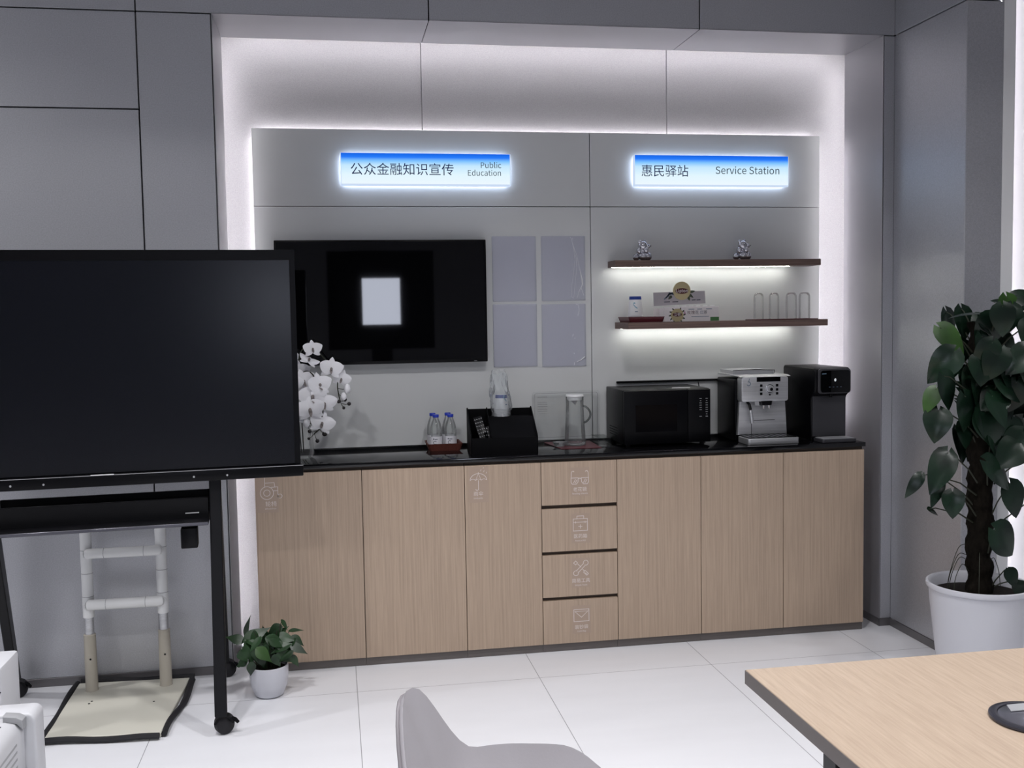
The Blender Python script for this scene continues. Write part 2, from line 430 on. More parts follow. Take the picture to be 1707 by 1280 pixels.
# grey metal panels left of and above the niche, with open dark joints
b = MB()
for x0, x1, z0, z1 in ((-7, -5.6, .036, 2.395), (-5.6, -4.416, .036, 2.395), (-4.416, -3.212, .036, 2.395), (-7, -5.6, 2.395, 2.79), (-5.6, -4.416, 2.395, 2.79), (-4.416, -3.212, 2.395, 2.79), (-3.212, -2.9135, .036, 2.79),
                       (-7, -5.6, 2.79, 3.3), (-5.6, -4.416, 2.79, 3.3), (-4.416, -3.212, 2.79, 3.3), (-3.212, -2.009, 2.79, 3.3), (-2.009, -.79, 2.79, 3.3), (-.79, .162, 2.79, 3.3),
                       (.1075, .162, .036, 2.79)):
    b.box(x0+G, x1-G if x1 != .162 else x1, 0, .018, z0+(G if z0 > .1 else 0), z1-G, .0012, 1)
struct(b, 'wall_back', M_wall, 30)
b = MB(); b.box(-7, -2.913, .019, .04, 0, 3.3).box(-2.913, .107, .019, .04, 2.801, 3.3).box(.107, .18, .019, .04, 0, 3.3); b.box(-2.909, .1035, .0195, .3665, 2.7928, 2.80); struct(b, 'wall_backing', M_dark, 0)  # last box: unseen strip added above the soffit, stops LED light leaking through
# the lit niche: back wall in three panels, soffit, two jambs
b = MB()
for x0, x1 in ((-3.10, -2.004), (-2.004, -.787), (-.787, .30)):
    b.box(x0+.0015, x1-.0015, .48, .50, 0, 3.08, .001, 1)
struct(b, 'wall_niche', M_niche, 30)
b = MB(); b.box(-3.10, .30, .505, .52, 0, 3.08).box(-3.12, -3.10, .04, .52, 0, 3.08).box(.30, .32, .04, .52, 0, 3.08).box(-3.12, .32, .04, .52, 3.08, 3.10); struct(b, 'wall_niche_backing', M_niche, 0)
b = MB()
for x0, x1 in ((-2.9125, -2.009), (-2.009, -.79), (-.79, .1065)):
    b.box(x0+.0018, x1-.0018, -.001, .367, 2.79, 2.7925, .0005, 1)
struct(b, 'trim_1', M_trim, 30)                       # soffit
b = MB(); b.box(-2.9125, -2.910, -.001, .367, .0, 2.7895, .0005, 1); struct(b, 'trim_2', M_trim, 30)
b = MB(); b.box(.104, .1065, -.001, .367, .0, 2.7895, .0005, 1); struct(b, 'trim_3', M_trim, 30)
# right-hand wall, its corner and the second lit niche beyond
b = MB()
b.box(.162, .180, -.5545, .0, .036, 2.79-G, .001, 1).box(.162, .180, -.5545, .0, 2.79+G, 3.3, .001, 1)
b.box(.1632, .330, -.557, -.539, .036, 2.79-G, .001, 1).box(.166, .330, -.557, -.539, 2.79+G, 3.3, .001, 1)
struct(b, 'wall_right', M_wall, 30)
b = MB(); b.box(.1802, .328, -.5388, -.0, 0, 3.3).box(.1630, .1802, -.5545, -.5535, 0, 3.3); struct(b, 'wall_right_backing', M_dark, 0)
b = MB(); b.box(.331, .386, -.557, -.539, 0, 3.3, .001, 1); struct(b, 'trim_4', M_white, 30)
b = MB(); b.box(.331, 3.98, -.405, -.385, 0, 3.3); struct(b, 'wall_side_niche', mat('side_niche_white', (226, 225, 229), .6), 0)
# baseboards
b = MB(); b.box(-7, -2.912, -.004, .016, 0, .0358, .001, 1); struct(b, 'baseboard_back', M_base, 30)
b = MB(); b.box(.101, .160, -.004, .016, 0, .0358).box(.1005, .1035, -.004, .367, 0, .0358).box(.157, .1615, -.561, -.002, 0, .0358).box(.157, .330, -.561, -.5575, 0, .0358); struct(b, 'baseboard_right', M_base, 30)
# hidden LED strips of the niche
b = MB()
b.box(-2.962, -2.950, .352, .364, .05, 2.78); struct(b, 'trim_5', M_led, 0)
b = MB(); b.box(.146, .158, .352, .364, .05, 2.78); struct(b, 'trim_6', M_led, 0)
b = MB(); b.box(-2.88, .07, .350, .362, 2.826, 2.838); struct(b, 'trim_7', M_led, 0)
b = MB(); b.box(.343, .355, -.53, -.518, .05, 3.2); struct(b, 'trim_8', M_led, 0)

# ceiling downlights (fixtures)
for i, (x, y, p, sp) in enumerate(DOWNLIGHTS):
    t = thing('downlight', 'round white recessed downlight in the ceiling', 'ceiling light', (x, y, CEIL), 0, 'recessed downlights in the ceiling')
    MB().lathe([(.085, CEIL-.012), (.11, CEIL-.012), (.11, CEIL-.0005), (.085, CEIL-.0005)], x, y, 24, False).build('rim', M_white, t)
    MB().lathe([(.084, CEIL-.004), (.0, CEIL-.004)], x, y, 24, False).build('diffuser', M_lamp, t)

# ================================================================== BACKBOARD AND SIGNS
bb = thing('backboard', 'large pale grey four-panel board mounted inside the lit niche', 'wall panel', (-1.4, .423, .9))
for x0, x1, z0, z1 in ((-2.797, -1.198, .906, 2.044), (-1.198, .001, .906, 2.044), (-2.797, -1.198, 2.044, 2.402), (-1.198, .001, 2.044, 2.402)):
    MB().box(x0+.0016, x1-.0016, .423, .441, z0+.0016, z1-.0016, .0008, 1).build('board_panel', M_board, bb)
MB().box(-2.76, -.036, .4435, .4785, .94, 2.366).box(-2.794, -.002, .4413, .4433, .91, 2.399).build('mount_and_light_block', M_dark, bb)  # mount core, plus an unseen thin plate added to block LED light at the joints
lb = MB()
lb.box(-2.775, -2.767, .455, .470, .95, 2.37).box(-.029, -.021, .455, .470, .95, 2.37).box(-2.767, -.029, .455, .470, 2.374, 2.382)
lb.build('led_strip', M_led, bb)

def make_sign(x0, x1, z0, label):
    t = thing('lit_sign', label, 'sign', ((x0+x1)/2, .423, z0))
    h = .150
    bx = MB(); bx.box(x0, x1, .383, .411, z0, z0+h, .002, 2); bx.build('acrylic_block', M_signside, t)
    f = MB(); f.prism(rrect(x0+.0035, x1-.0035, z0+.0075, z0+h-.001, .001, 2), 'y', .3815, .3829); f.build('printed_face', M_sign, t, 0)
    hb = MB(); hb.box(x0+.012, x1-.012, .4115, .4175, z0+.012, z0+h-.012); hb.build('backlight', M_halo, t)
    for sx in (x0+.06, x1-.06): MB().cyl((sx, .4115, z0+h/2), (sx, .4228, z0+h/2), .006).build('standoff', M_steel, t)
    return t
s1 = make_sign(-2.396, -1.596, 2.137, 'long lit blue-topped sign reading Public Education above the television')
lettering('公众金融知识宣传', .059, -2.352, .3808, 2.190, M_navy, s1, bold=.0006, fit=.480)
lettering('Public', .036, -1.640, .3808, 2.221, M_greyink, s1, align='RIGHT', fit=.098)
lettering('Education', .036, -1.640, .3808, 2.185, M_greyink, s1, align='RIGHT', fit=.158)
s2 = make_sign(-.985, -.186, 2.141, 'long lit blue-topped sign reading Service Station above the two shelves')
lettering('惠民驿站', .060, -.952, .3808, 2.192, M_navy, s2, bold=.0006, fit=.238)
lettering('Service Station', .046, -.232, .3808, 2.202, M_greyink, s2, align='RIGHT', fit=.334)

# ================================================================== TELEVISION
t = thing('television', 'black wall-mounted television on the grey backboard', 'television', (-2.215, .423, 1.305))
MB().box(-2.708, -1.7235, .368, .398, 1.304, 1.884, .004, 2).build('casing', M_black, t)
MB().box(-2.699, -1.7325, .3665, .3682, 1.318, 1.8755).build('screen', M_screen, t)
MB().box(-2.45, -1.98, .398, .4225, 1.42, 1.76, .004, 1).build('wall_bracket', M_matblack, t)
MB().box(-1.79, -1.776, .3672, .3684, 1.3075, 1.3105).build('indicator', M_greyplast, t)

# ================================================================== ACRYLIC POCKETS
def pocket(x0, x1, z0, z1, label, creases):
    t = thing('document_pocket', label, 'document holder', ((x0+x1)/2, .423, z0), 0, 'clear acrylic document pockets beside the television')
    MB().prism(rrect(x0, x1, z0, z1, .004, 2), 'y', .4165, .4178).build('front_sheet', M_pocket, t, 30)
    r = MB(); r.box(x0, x0+.004, .4178, .4226, z0, z1).box(x1-.004, x1, .4178, .4226, z0, z1).box(x0, x1, .4178, .4226, z0, z0+.004)
    r.build('edge_rim', M_acrylic, t)
    if creases:
        for pts, rr in creases:
            c = MB(); c.tube([(x0+a*(x1-x0), .4158-.001*math.sin(i*2.1), z0+q*(z1-z0)) for i, (a, q) in enumerate(pts)], rr, 5)
            c.build('peeling_film', M_white, t)
C1 = [([(.66, .985), (.69, .96), (.72, .88), (.80, .72), (.87, .50), (.92, .33), (.93, .26), (.90, .2), (.94, .12), (.96, .08)], [.0012, .001, .0009, .0009, .0012, .0035, .003, .0012, .001, .0012]),
      ([(.72, .97), (.70, .93), (.74, .8), (.76, .64), (.73, .42), (.68, .2), (.68, .06), (.72, .04)], .0009),
      ([(.74, .83), (.79, .66), (.80, .5), (.76, .26), (.73, .05)], .0009), ([(.90, .21), (.84, .13), (.80, .04)], .0012)]
C2 = [([(.78, .99), (.83, .985), (.85, .9), (.82, .81)], .0012), ([(.78, .07), (.88, .10), (.97, .15)], [.001, .002, .003]), ([(.73, .06), (.72, .02)], .0013), ([(.71, .52), (.695, .48)], .001), ([(.74, .44), (.75, .46)], .001), ([(.72, .22), (.73, .2)], .001)]
pocket(-1.687, -1.472, 1.589, 1.902, 'clear document pocket nearest the television, upper row of four', None)
pocket(-1.446, -1.228, 1.589, 1.902, 'clear pocket with long white film creases, upper row by the board seam', C1)
pocket(-1.688, -1.472, 1.273, 1.576, 'clear document pocket nearest the television, lower row of four', None)
pocket(-1.448, -1.228, 1.268, 1.573, 'clear pocket with bright spots on its film, lower row by the board seam', C2)

# ================================================================== SHELVES
t = thing('wall_shelf', 'upper dark wooden shelf with two chrome bears on it', 'shelf', (-.59, .423, 1.745))
MB().box(-1.112, -.058, .288, .4225, 1.746, 1.777, .001, 1).build('board', M_shelf, t)
MB().box(-1.105, -.185, .372, .380, 1.7446, 1.7459).build('led_strip', M_ledshelf, t)
t = thing('wall_shelf', 'lower dark wooden shelf holding the tea box and upturned glasses', 'shelf', (-.57, .423, 1.449))
MB().box(-1.079, -.070, .190, .4225, 1.448, 1.479, .001, 1).build('board', M_shelf, t)
MB().box(-1.06, -.17, .376, .384, 1.4466, 1.4479).build('led_strip', M_ledshelf, t)
t = thing('power_track', 'slim black power track on the board behind the microwave', 'power track', (-.62, .423, 1.177))
MB().box(-1.076, -.13, .405, .4225, 1.178, 1.188, .002, 1).build('rail', M_matblack, t)
MB().box(-.56, -.50, .392, .4049, 1.176, 1.190, .002, 1).build('socket', M_black, t)

# ================================================================== BASE CABINETS AND WORKTOP
t = thing('worktop', 'long polished black stone worktop on the oak cabinets', 'worktop', (-1.4, .19, .88))
MB().box(-2.80, .003, -.046, .4215, .8805, .9, .0015, 2).build('slab', M_counter, t)
YF = -.04
def icon_strokes(mb, segs, cx, cz, s, wd):
    for pts, closed in segs: mb.stroke([(cx+p[0]*s, cz+p[1]*s) for p in pts], wd, YF-.0009, closed)
def film(x0, x1, z0, z1, par): MB().quad((x0, YF-.0004, z0), (x1, YF-.0004, z0), (x1, YF-.0004, z1), (x0, YF-.0004, z1)).build('sticker_film', M_film, par, 0)
def cabinet(x0, x1, label, doors=True):
    t = thing('base_cabinet', label, 'cabinet', ((x0+x1)/2, .19, 0), 0, 'oak base cabinets under the black worktop')
    c = MB(); c.box(x0+.0008, x1-.0008, -.018, .42, .038, .8795); c.build('carcass', M_recess, t)
    MB().box(x0+.0005, x1-.0005, -.028, .40, .0005, .0375).build('plinth', M_plinth, t)
    if doors: MB().box(x0+.0013, x1-.0013, YF, -.019, .038, .865, .001, 1).build('door', M_door, t)
    return t
XS = [-2.797, -2.346, -1.899, -1.555, -1.206, -.808, -.405, .0]
c1 = cabinet(XS[0], XS[1], 'oak cabinet with the white wheelchair sticker, beside the small plant')
c2 = cabinet(XS[1], XS[2], 'widest plain oak cabinet between the wheelchair and umbrella cabinets')
c3 = cabinet(XS[2], XS[3], 'oak cabinet with the white umbrella sticker')
c4 = cabinet(XS[3], XS[4], 'oak drawer unit of four drawers with white icons', False)
c5 = cabinet(XS[4], XS[5], 'plain oak cabinet right next to the drawer unit, below the microwave')
c6 = cabinet(XS[5], XS[6], 'plain oak cabinet below the coffee machine')
c7 = cabinet(XS[6], XS[7], 'plain oak end cabinet below the water dispenser')
# wheelchair sticker
d1 = [c for c in c1.children if c.name.startswith('door')][0]
film(-2.792, -2.70, .70, .86, d1)
k = MB(); W = .0026
k.stroke(arc(-2.747, .784, .0275, 0, 360, 28)[:-1], W, YF-.0009, True); k.stroke(arc(-2.747, .784, .0135, 0, 360, 20)[:-1], W, YF-.0009, True)
k.stroke([(-2.755, .856), (-2.755, .811)], W, YF-.0009); k.stroke([(-2.755, .827), (-2.716, .828), (-2.7135, .81)], W, YF-.0009)
k.stroke([(-2.729, .808), (-2.7015, .809), (-2.7015, .764)], W, YF-.0009); k.stroke([(-2.719, .793), (-2.7015, .793)], W, YF-.0009)
k.stroke(arc(-2.693, .769, .0088, 0, 360, 14)[:-1], W, YF-.0009, True)
k.build('wheelchair_icon', M_decal, d1, 0)
lettering('轮椅', .024, -2.731, YF-.0006, .728, M_decal, d1, align='CENTER', bold=.0004)
lettering('Wheelchair', .009, -2.733, YF-.0006, .713, M_decal, d1, align='CENTER')
# umbrella sticker
d3 = [c for c in c3.children if c.name.startswith('door')][0]
film(-1.878, -1.792, .700, .858, d3)
k = MB(); ux, uz = -1.837, .799
k.stroke(arc(ux, uz, .037, 180, 0, 16, .030), W, YF-.0009)
for a in (-.037, -.0123, .0123): k.stroke([(ux+a+q*.0247, uz+.006*math.sin(PI*q)) for q in [i/6 for i in range(7)]], W*.8, YF-.0009)
k.stroke([(ux, uz+.030), (ux-.0123, uz)], W*.7, YF-.0009); k.stroke([(ux, uz+.030), (ux+.0123, uz)], W*.7, YF-.0009); k.stroke([(ux, uz+.036), (ux, uz+.029)], W, YF-.0009)
k.stroke([(ux, uz)]+[(ux, uz-.034)]+arc(ux-.0065, uz-.038, .0065, 0, -170, 8), W, YF-.0009)
for p, q in (((.010, .040), (.013, .049)), ((.023, .035), (.027, .044)), ((.034, .029), (.037, .036)), ((.022, .052), (.024, .058))):
    k.stroke([(ux+p[0], uz+p[1]), (ux+q[0], uz+q[1])], W*.8, YF-.0009)
k.build('umbrella_icon', M_decal, d3, 0)
lettering('雨伞', .022, -1.838, YF-.0006, .731, M_decal, d3, align='CENTER', bold=.0004)
lettering('Umbrella', .0095, -1.839, YF-.0006, .716, M_decal, d3, align='CENTER')
# drawers
GL = [([(-.48, -.04), (-.47, .28), (-.42, .36), (-.34, .36), (-.32, .30)], False), ([(.48, -.04), (.47, .28), (.42, .36), (.34, .36), (.32, .30)], False),
      ([(-.49, -.02), (-.49, -.26), (-.42, -.36), (-.20, -.36), (-.10, -.24), (-.08, -.02)], True), ([(.49, -.02), (.49, -.26), (.42, -.36), (.20, -.36), (.10, -.24), (.08, -.02)], True),
      ([(-.08, -.08), (0, -.03), (.08, -.08)], False), ([(-.36, -.30), (-.24, -.08)], False), ([(-.26, -.30), (-.16, -.12)], False), ([(.20, -.30), (.32, -.08)], False), ([(.30, -.30), (.40, -.12)], False)]
MK = [([(-.42, .28), (.42, .28), (.42, -.42), (-.42, -.42)], True), ([(-.20, .28), (-.20, .44), (.20, .44), (.20, .28)], False), ([(-.42, .08), (.42, .08)], False),
      ([(-.12, -.17), (.12, -.17)], False), ([(0, -.05), (0, -.29)], False), ([(-.28, .14), (-.28, .02)], False), ([(.28, .14), (.28, .02)], False)]
TL = [([(.24, .12), (-.14, -.25)], False), ([(.13, .24), (-.25, -.13)], False), (arc(.30, .30, .15, -120, 210, 14), False), (arc(-.30, -.30, .15, 60, 390, 14), False),
      ([(-.44, .32), (-.32, .44), (-.20, .32), (-.32, .20)], True), ([(-.20, .26), (.02, .04)], False), ([(.10, -.08), (.22, -.20)], False), ([(.16, -.26), (.26, -.16), (.46, -.36), (.36, -.46)], True), ([(.26, -.30), (.36, -.40)], False)]
EN = [([(-.46, .36), (.46, .36), (.46, -.36), (-.46, -.36)], True), ([(-.40, .24), (.0, -.12), (.40, .24)], True)]
DR = [(.671, .865, GL, .082, .792, .731, .716, '老花镜', 'Reading Glasses', 'reading_glasses_icon'), (.460, .654, MK, .078, .583, .518, .502, '医药箱', 'Medical Kit', 'medical_kit_icon'),
      (.252, .444, TL, .076, .380, .315, .299, '简易工具', 'Simple Tools', 'tools_icon'), (.038, .236, EN, .076, .163, .102, .087, '装钞袋', 'Cash Bag', 'envelope_icon')]
dx = -1.378
for z0, z1, ic, sc, cz, tz, ez, cn, en, nm in DR:
    d = MB().box(XS[3]+.0013, XS[4]-.0013, YF, -.019, z0, z1, .001, 1).build('drawer', M_door, c4)
    film(dx-.043, dx+.043, ez-.008, cz+.046, d)
    k = MB(); icon_strokes(k, ic, dx, cz, sc, W); k.build(nm, M_decal, d, 0)
    lettering(cn, .021, dx, YF-.0006, tz, M_decal, d, align='CENTER', bold=.0004)
    lettering(en, .0095, dx, YF-.0006, ez, M_decal, d, align='CENTER')
# ================================================================== ON THE SHELVES
def chrome_bear(x, label):
    z = 1.777; t = thing('bear_figurine', label, 'figurine', (x, .345, z), 0, 'chrome bears on the upper shelf')
    m = MB()   # a small sitting bear made of round shapes, snout to the right
    for c, r, sx, sy, sz in (((-.032, .002, .017), .017, 1, 1, 1), ((-.002, -.012, .021), .021, 1, 1, 1), ((.026, .004, .021), .021, 1, 1, 1.05),
                             ((-.004, .006, .040), .028, 1, .95, 1), ((-.022, -.014, .047), .013, .9, .9, 1.2), ((.012, -.018, .050), .0125, 1, .9, 1.2),
                             ((.002, .002, .072), .025, 1, .95, .98), ((.024, -.004, .069), .0135, 1.1, .9, .85), ((-.014, -.002, .089), .0105, 1, .8, 1), ((.013, .008, .092), .0095, 1, .8, 1)):
        m.ball((x+c[0], .345+c[1], z+c[2]), r, sx, sy, sz, 18)
    m.build('body', M_darkchrome, t, 180)
    MB().ball((x+.037, .338, z+.070), .0042, 1, 1, 1, 10).build('nose', M_black, t, 180)
    return t
chrome_bear(-.958, 'chrome sitting bear at the left end of the upper shelf, above the paper cups')
chrome_bear(-.446, 'chrome sitting bear above the tea box and glasses, right half of the shelf')

def cup_profile(z, h, r_mouth, r_base):   # paper cup standing upside down: wide rim at the bottom
    return [(r_mouth+.0025, z), (r_mouth+.003, z+.002), (r_mouth, z+.004), (r_base, z+h), (r_base-.002, z+h), (r_base-.0028, z+h-.004), (0, z+h-.004)]
def cup_stack(x, y, z, label, h=.085, rm=.041, rb=.031, n=4, rz=0):
    t = thing('paper_cup_stack', label, 'paper cups', (x, y, z))
    for i in range(n):
        MB().lathe([(rm+.0025, z+i*.0075), (rm+.003, z+i*.0075+.002), (rm, z+i*.0075+.004), (rm-.002, z+i*.0075+.016)], x, y, 32, False).build('cup_rim', M_white, t)
    zz = z+(n-1)*.0075
    MB().lathe(cup_profile(zz, h, rm, rb), x, y, 32, False).build('top_cup', M_white, t)
    def rr(q): return rm+(rb-rm)*(q-.004)/(h-.004)+.0003
    MB().lathe([(rr(h-.016), zz+h-.016), (rr(h-.0005), zz+h-.0005)], x, y, 32, False).build('blue_band', M_navy, t)
    # printed swirl and name line, curved with the wall of the cup
    for nm, m, pts, wd in (('swirl_print', M_teal, [(.30, .040), (.05, .046), (-.18, .054), (-.30, .060), (-.22, .066), (.0, .064)], .006), ('name_print', M_greyink, [(-.05, .024), (.35, .024)], .004)):
        k = MB(); L = []
        P = []
        for (a0, q0), (a1, q1) in zip(pts, pts[1:]):
            for i in range(4): P.append((a0+(a1-a0)*i/4, q0+(q1-q0)*i/4))
        P.append(pts[-1])
        prev = None
        for a, q in P:
            row = [k.bm.verts.new((x+rr(qq)*math.sin(a+rz), y-rr(qq)*math.cos(a+rz), zz+qq)) for qq in (q-wd/2, q+wd/2)]
            if prev: k.bm.faces.new((prev[0], row[0], row[1], prev[1]))
            prev = row
        k.build(nm, m, t, 0)
    return t
def shallow_tray(t, x0, x1, y0, y1, z, h, flare, m, wall=.005):
    b = MB(); b.box(x0, x1, y0, y1, z, z+.004, .001, 1); b.build('tray_base', m, t)
    f = flare
    b = MB()
    def side(p0, p1, q0, q1):   # p: outer bottom pts, q: outer top
        n = Vector((p1[0]-p0[0], p1[1]-p0[1], 0)).normalized(); inn = Vector((-n.y, n.x, 0))*wall
        v = [Vector((*p0, z)), Vector((*p1, z)), Vector((*q1, z+h)), Vector((*q0, z+h))]
        vi = [a+inn for a in v]; V = [b.bm.verts.new(a) for a in v+vi]
        for q in ((0, 1, 2, 3), (7, 6, 5, 4), (0, 4, 5, 1), (1, 5, 6, 2), (2, 6, 7, 3), (3, 7, 4, 0)): b.bm.faces.new([V[i] for i in q])
    A = [(x0, y0), (x1, y0), (x1, y1), (x0, y1)]; B_ = [(x0-f, y0-f), (x1+f, y0-f), (x1+f, y1+f), (x0-f, y1+f)]
    for i in range(4): side(A[i], A[(i+1) % 4], B_[i], B_[(i+1) % 4])
    b.build('tray_wall', m, t)
t = thing('serving_tray', 'dark red lacquer tray under the paper cups on the lower shelf', 'tray', (-.975, .31, 1.479))
shallow_tray(t, -1.062, -.900, .222, .388, 1.4793, .026, .008, M_wine)
cup_stack(-1.006, .315, 1.4836, 'stack of white paper cups upside down in the dark red shelf tray', .098, .037, .028, 4, -.3)

# tea box: front carton, grey header card with a round badge, printed front
t = thing('tea_box', 'open white tea box with round cream badge on the lower shelf', 'tea box', (-.735, .29, 1.479))
bx0, bx1 = -.868, -.588
MB().box(bx0-.022, bx1-.004, .300, .395, 1.4792, 1.545, .001, 1).build('carton', M_card, t)
MB().box(bx0, bx1, .2945, .2998, 1.4792, 1.551, .0006, 1).build('front_flap', M_card, t)
MB().prism([(bx0-.026, 1.556), (bx1-.040, 1.566), (bx1-.044, 1.628), (bx0-.028, 1.622)], 'y', .372, .376).build('header_card', M_cardgrey, t)
MB().lathe([(0, 0), (.045, 0), (.045, .004), (0, .004)], 0, 0, 40, False, Matrix.Translation((-.752, .3715, 1.629)) @ Matrix.Rotation(PI/2, 4, 'X')).build('round_badge', M_gold, t)
MB().prism(arc(-.752, 1.628, .034, 200, 340, 10, .014)+arc(-.752, 1.628, .034, 20, 160, 10, .014), 'y', .3663, .3674).build('badge_band', M_maroon, t, 0)
lettering('Lipton', .020, -.752, .3658, 1.622, M_card, t, align='CENTER', fit=.058)
k = MB()
for cx, cz, a, l in ((-.708, 1.612, -35, .03), (-.704, 1.622, 10, .03), (-.712, 1.604, -70, .026), (-.795, 1.604, -140, .024)):
    k.leaf((cx-.008, .3705, cz), (math.cos(math.radians(a)), 0, math.sin(math.radians(a))), (0, -1, 0), l, .014, .1, 0, .05)
k.build('printed_leaves', M_leafprint, t)
k = MB()
for i in range(3): k.stroke([(-.842+.01*i, 1.588+.006*i), (-.815, 1.612+.004*i), (-.792, 1.622-.006*i)], .006, .3708)
k.build('printed_ribbon', M_bluegrey, t, 0)
for cx, cz, q in ((-.842, 1.575, .03), (-.80, 1.575, .03), (-.70, 1.583, .02), (-.675, 1.583, .02)): MB().stroke([(cx, cz), (cx+q, cz+.001)], .004, .3710).build('printed_line', M_ink, t, 0)
teab = []
for i in range(6):
    xx = -.81+i*.036
    MB().box(xx, xx+.022, .305, .3075, 1.54, 1.556, .0008, 1).build('tea_sachet', M_white, t)
MB().lathe([(0, 0), (.033, 0), (.033, .0012), (0, .0012)], 0, 0, 10, False, Matrix.Translation((-.802, .2943, 1.510)) @ Matrix.Rotation(PI/2, 4, 'X')).build('front_badge', M_gold, t)
MB().prism(arc(-.802, 1.513, .024, 200, 340, 8, .010)+arc(-.802, 1.513, .024, 20, 160, 8, .010), 'y', .2921, .2929).build('front_badge_band', M_maroon, t, 0)
lettering('立顿', .017, -.802, .2918, 1.507, M_card, t, align='CENTER', bold=.0003)
k = MB()
for a in range(0, 360, 30):
    if 60 < a < 120: continue
    k.leaf((-.802+.030*math.cos(math.radians(a)), .2938, 1.510+.027*math.sin(math.radians(a))), (math.cos(math.radians(a+18)), 0, math.sin(math.radians(a+18))), (0, -1, 0), .015, .008, .05, 0, .05, 5, 2)
k.build('front_leaves', M_leafprint, t)
for i, (xx, m) in enumerate(((-.742, M_maroon), (-.722, M_maroon), (-.702, M_ink), (-.676, M_greyink), (-.658, M_ink))):
    ch = '玫瑰花红茶'[i]
    lettering(ch, .019, xx, .2941, 1.515, m, t, align='CENTER', bold=.0005)
k = MB()
for xx, ww in ((-.745, .03), (-.70, .025), (-.655, .03)): k.stroke([(xx, 1.538), (xx+ww, 1.538)], .003, .2940)
k.stroke([(-.73, 1.502), (-.64, 1.502)], .002, .2940)
k.build('small_print', M_greyink, t, 0)
MB().prism([(-.770, 1.512), (-.764, 1.532), (-.757, 1.512)], 'y', .2938, .2944).build('printed_bloom', M_pink, t, 0)
MB().quad((bx1-.045, .2942, 1.4800), (bx1-.0005, .2942, 1.4800), (bx1-.0005, .2942, 1.499), (bx1-.045, .2942, 1.499)).build('green_corner', M_green, t, 0)

# four upturned glasses on a thin dark tray
t = thing('glass_tray', 'thin dark tray under the four upturned glasses', 'tray', (-.27, .30, 1.479))
MB().prism(rrect(-.425, -.095, .215, .385, .03), 'z', 1.4793, 1.4835, .0012, 1).build('tray_plate', M_wine, t)
def tumbler(x, y, r, label):
    z = 1.4839; h = .128; t = thing('drinking_glass', label, 'glass', (x, y, z), 0, 'upturned glasses on the lower shelf')
    pr = [(r, z), (r+.0006, z+.002), (r, z+h-.018), (r-.004, z+h-.006), (r-.011, z+h), (0, z+h)]
    MB().lathe(pr, x, y, 36, False).build('glass_wall', M_glass, t, 70)
    return t
tumbler(-.372, .320, .0245, 'upturned clear glass nearest the tea box on the lower shelf')
tumbler(-.300, .300, .0245, 'second upturned glass from the tea box on the lower shelf')
tumbler(-.205, .310, .0270, 'third upturned glass from the tea box, touching the end glass')
tumbler(-.142, .295, .0275, 'upturned clear glass nearest the right end of the lower shelf')

# ================================================================== ON THE WORKTOP
ZC = .9003
# leather tray and four bottles
t = thing('bottle_tray', 'brown leather tray holding four small water bottles', 'tray', (-1.955, .30, ZC))
shallow_tray(t, -2.022, -1.884, .226, .372, ZC, .034, .013, M_basket, .006)
def bottle(x, y, label):
    z = ZC+.0045; t = thing('water_bottle', label, 'bottle', (x, y, z), 0, 'small water bottles in the leather tray')
    MB().lathe([(0, z), (.024, z), (.027, z+.004), (.0275, z+.02), (.027, z+.055), (.0275, z+.085), (.026, z+.105), (.0205, z+.125), (.0145, z+.139), (.0125, z+.146), (.0125, z+.152)], x, y, 28, False).build('bottle_body', M_glassthick, t, 70)
    MB().lathe([(.0282, z+.014), (.0282, z+.062)], x, y, 28, False).build('paper_label', M_label, t)
    MB().lathe([(0, z+.163), (.0135, z+.163), (.0145, z+.1615), (.0145, z+.150), (.0125, z+.149)], x, y, 24, False).build('cap', M_blue, t)
    k = MB(); q = []
    def on(a, zz): return (x+.0285*math.sin(a), y-.0285*math.cos(a), zz)
    for a0, a1, zz, hh in ((-.62, -.42, z+.048, .005), (-.36, .15, z+.048, .003), (-.5, .3, z+.0195, .002)):
        n = 5
        for i in range(n):
            p, r_ = a0+(a1-a0)*i/n, a0+(a1-a0)*(i+1)/n
            k.quad(on(p, zz), on(r_, zz), on(r_, zz+hh), on(p, zz+hh))
    for i in range(14):
        p, r_ = 2*PI*i/18+.6, 2*PI*(i+1)/18+.6
        c = -.30
        k.quad(on(c+.30*math.cos(p), z+.034+.0085*math.sin(p)), on(c+.30*math.cos(r_), z+.034+.0085*math.sin(r_)), on(c+.22*math.cos(r_), z+.034+.006*math.sin(r_)), on(c+.22*math.cos(p), z+.034+.006*math.sin(p)))
    k.build('label_print', M_ink, t, 0)
    return t
bottle(-1.990, .262, 'front water bottle of the tray on the side of the white orchid')
bottle(-1.922, .262, 'front water bottle of the tray on the side of the black organizer')
bottle(-1.998, .340, 'rear water bottle of the tray on the side of the white orchid')
bottle(-1.926, .340, 'rear water bottle of the tray on the side of the black organizer')

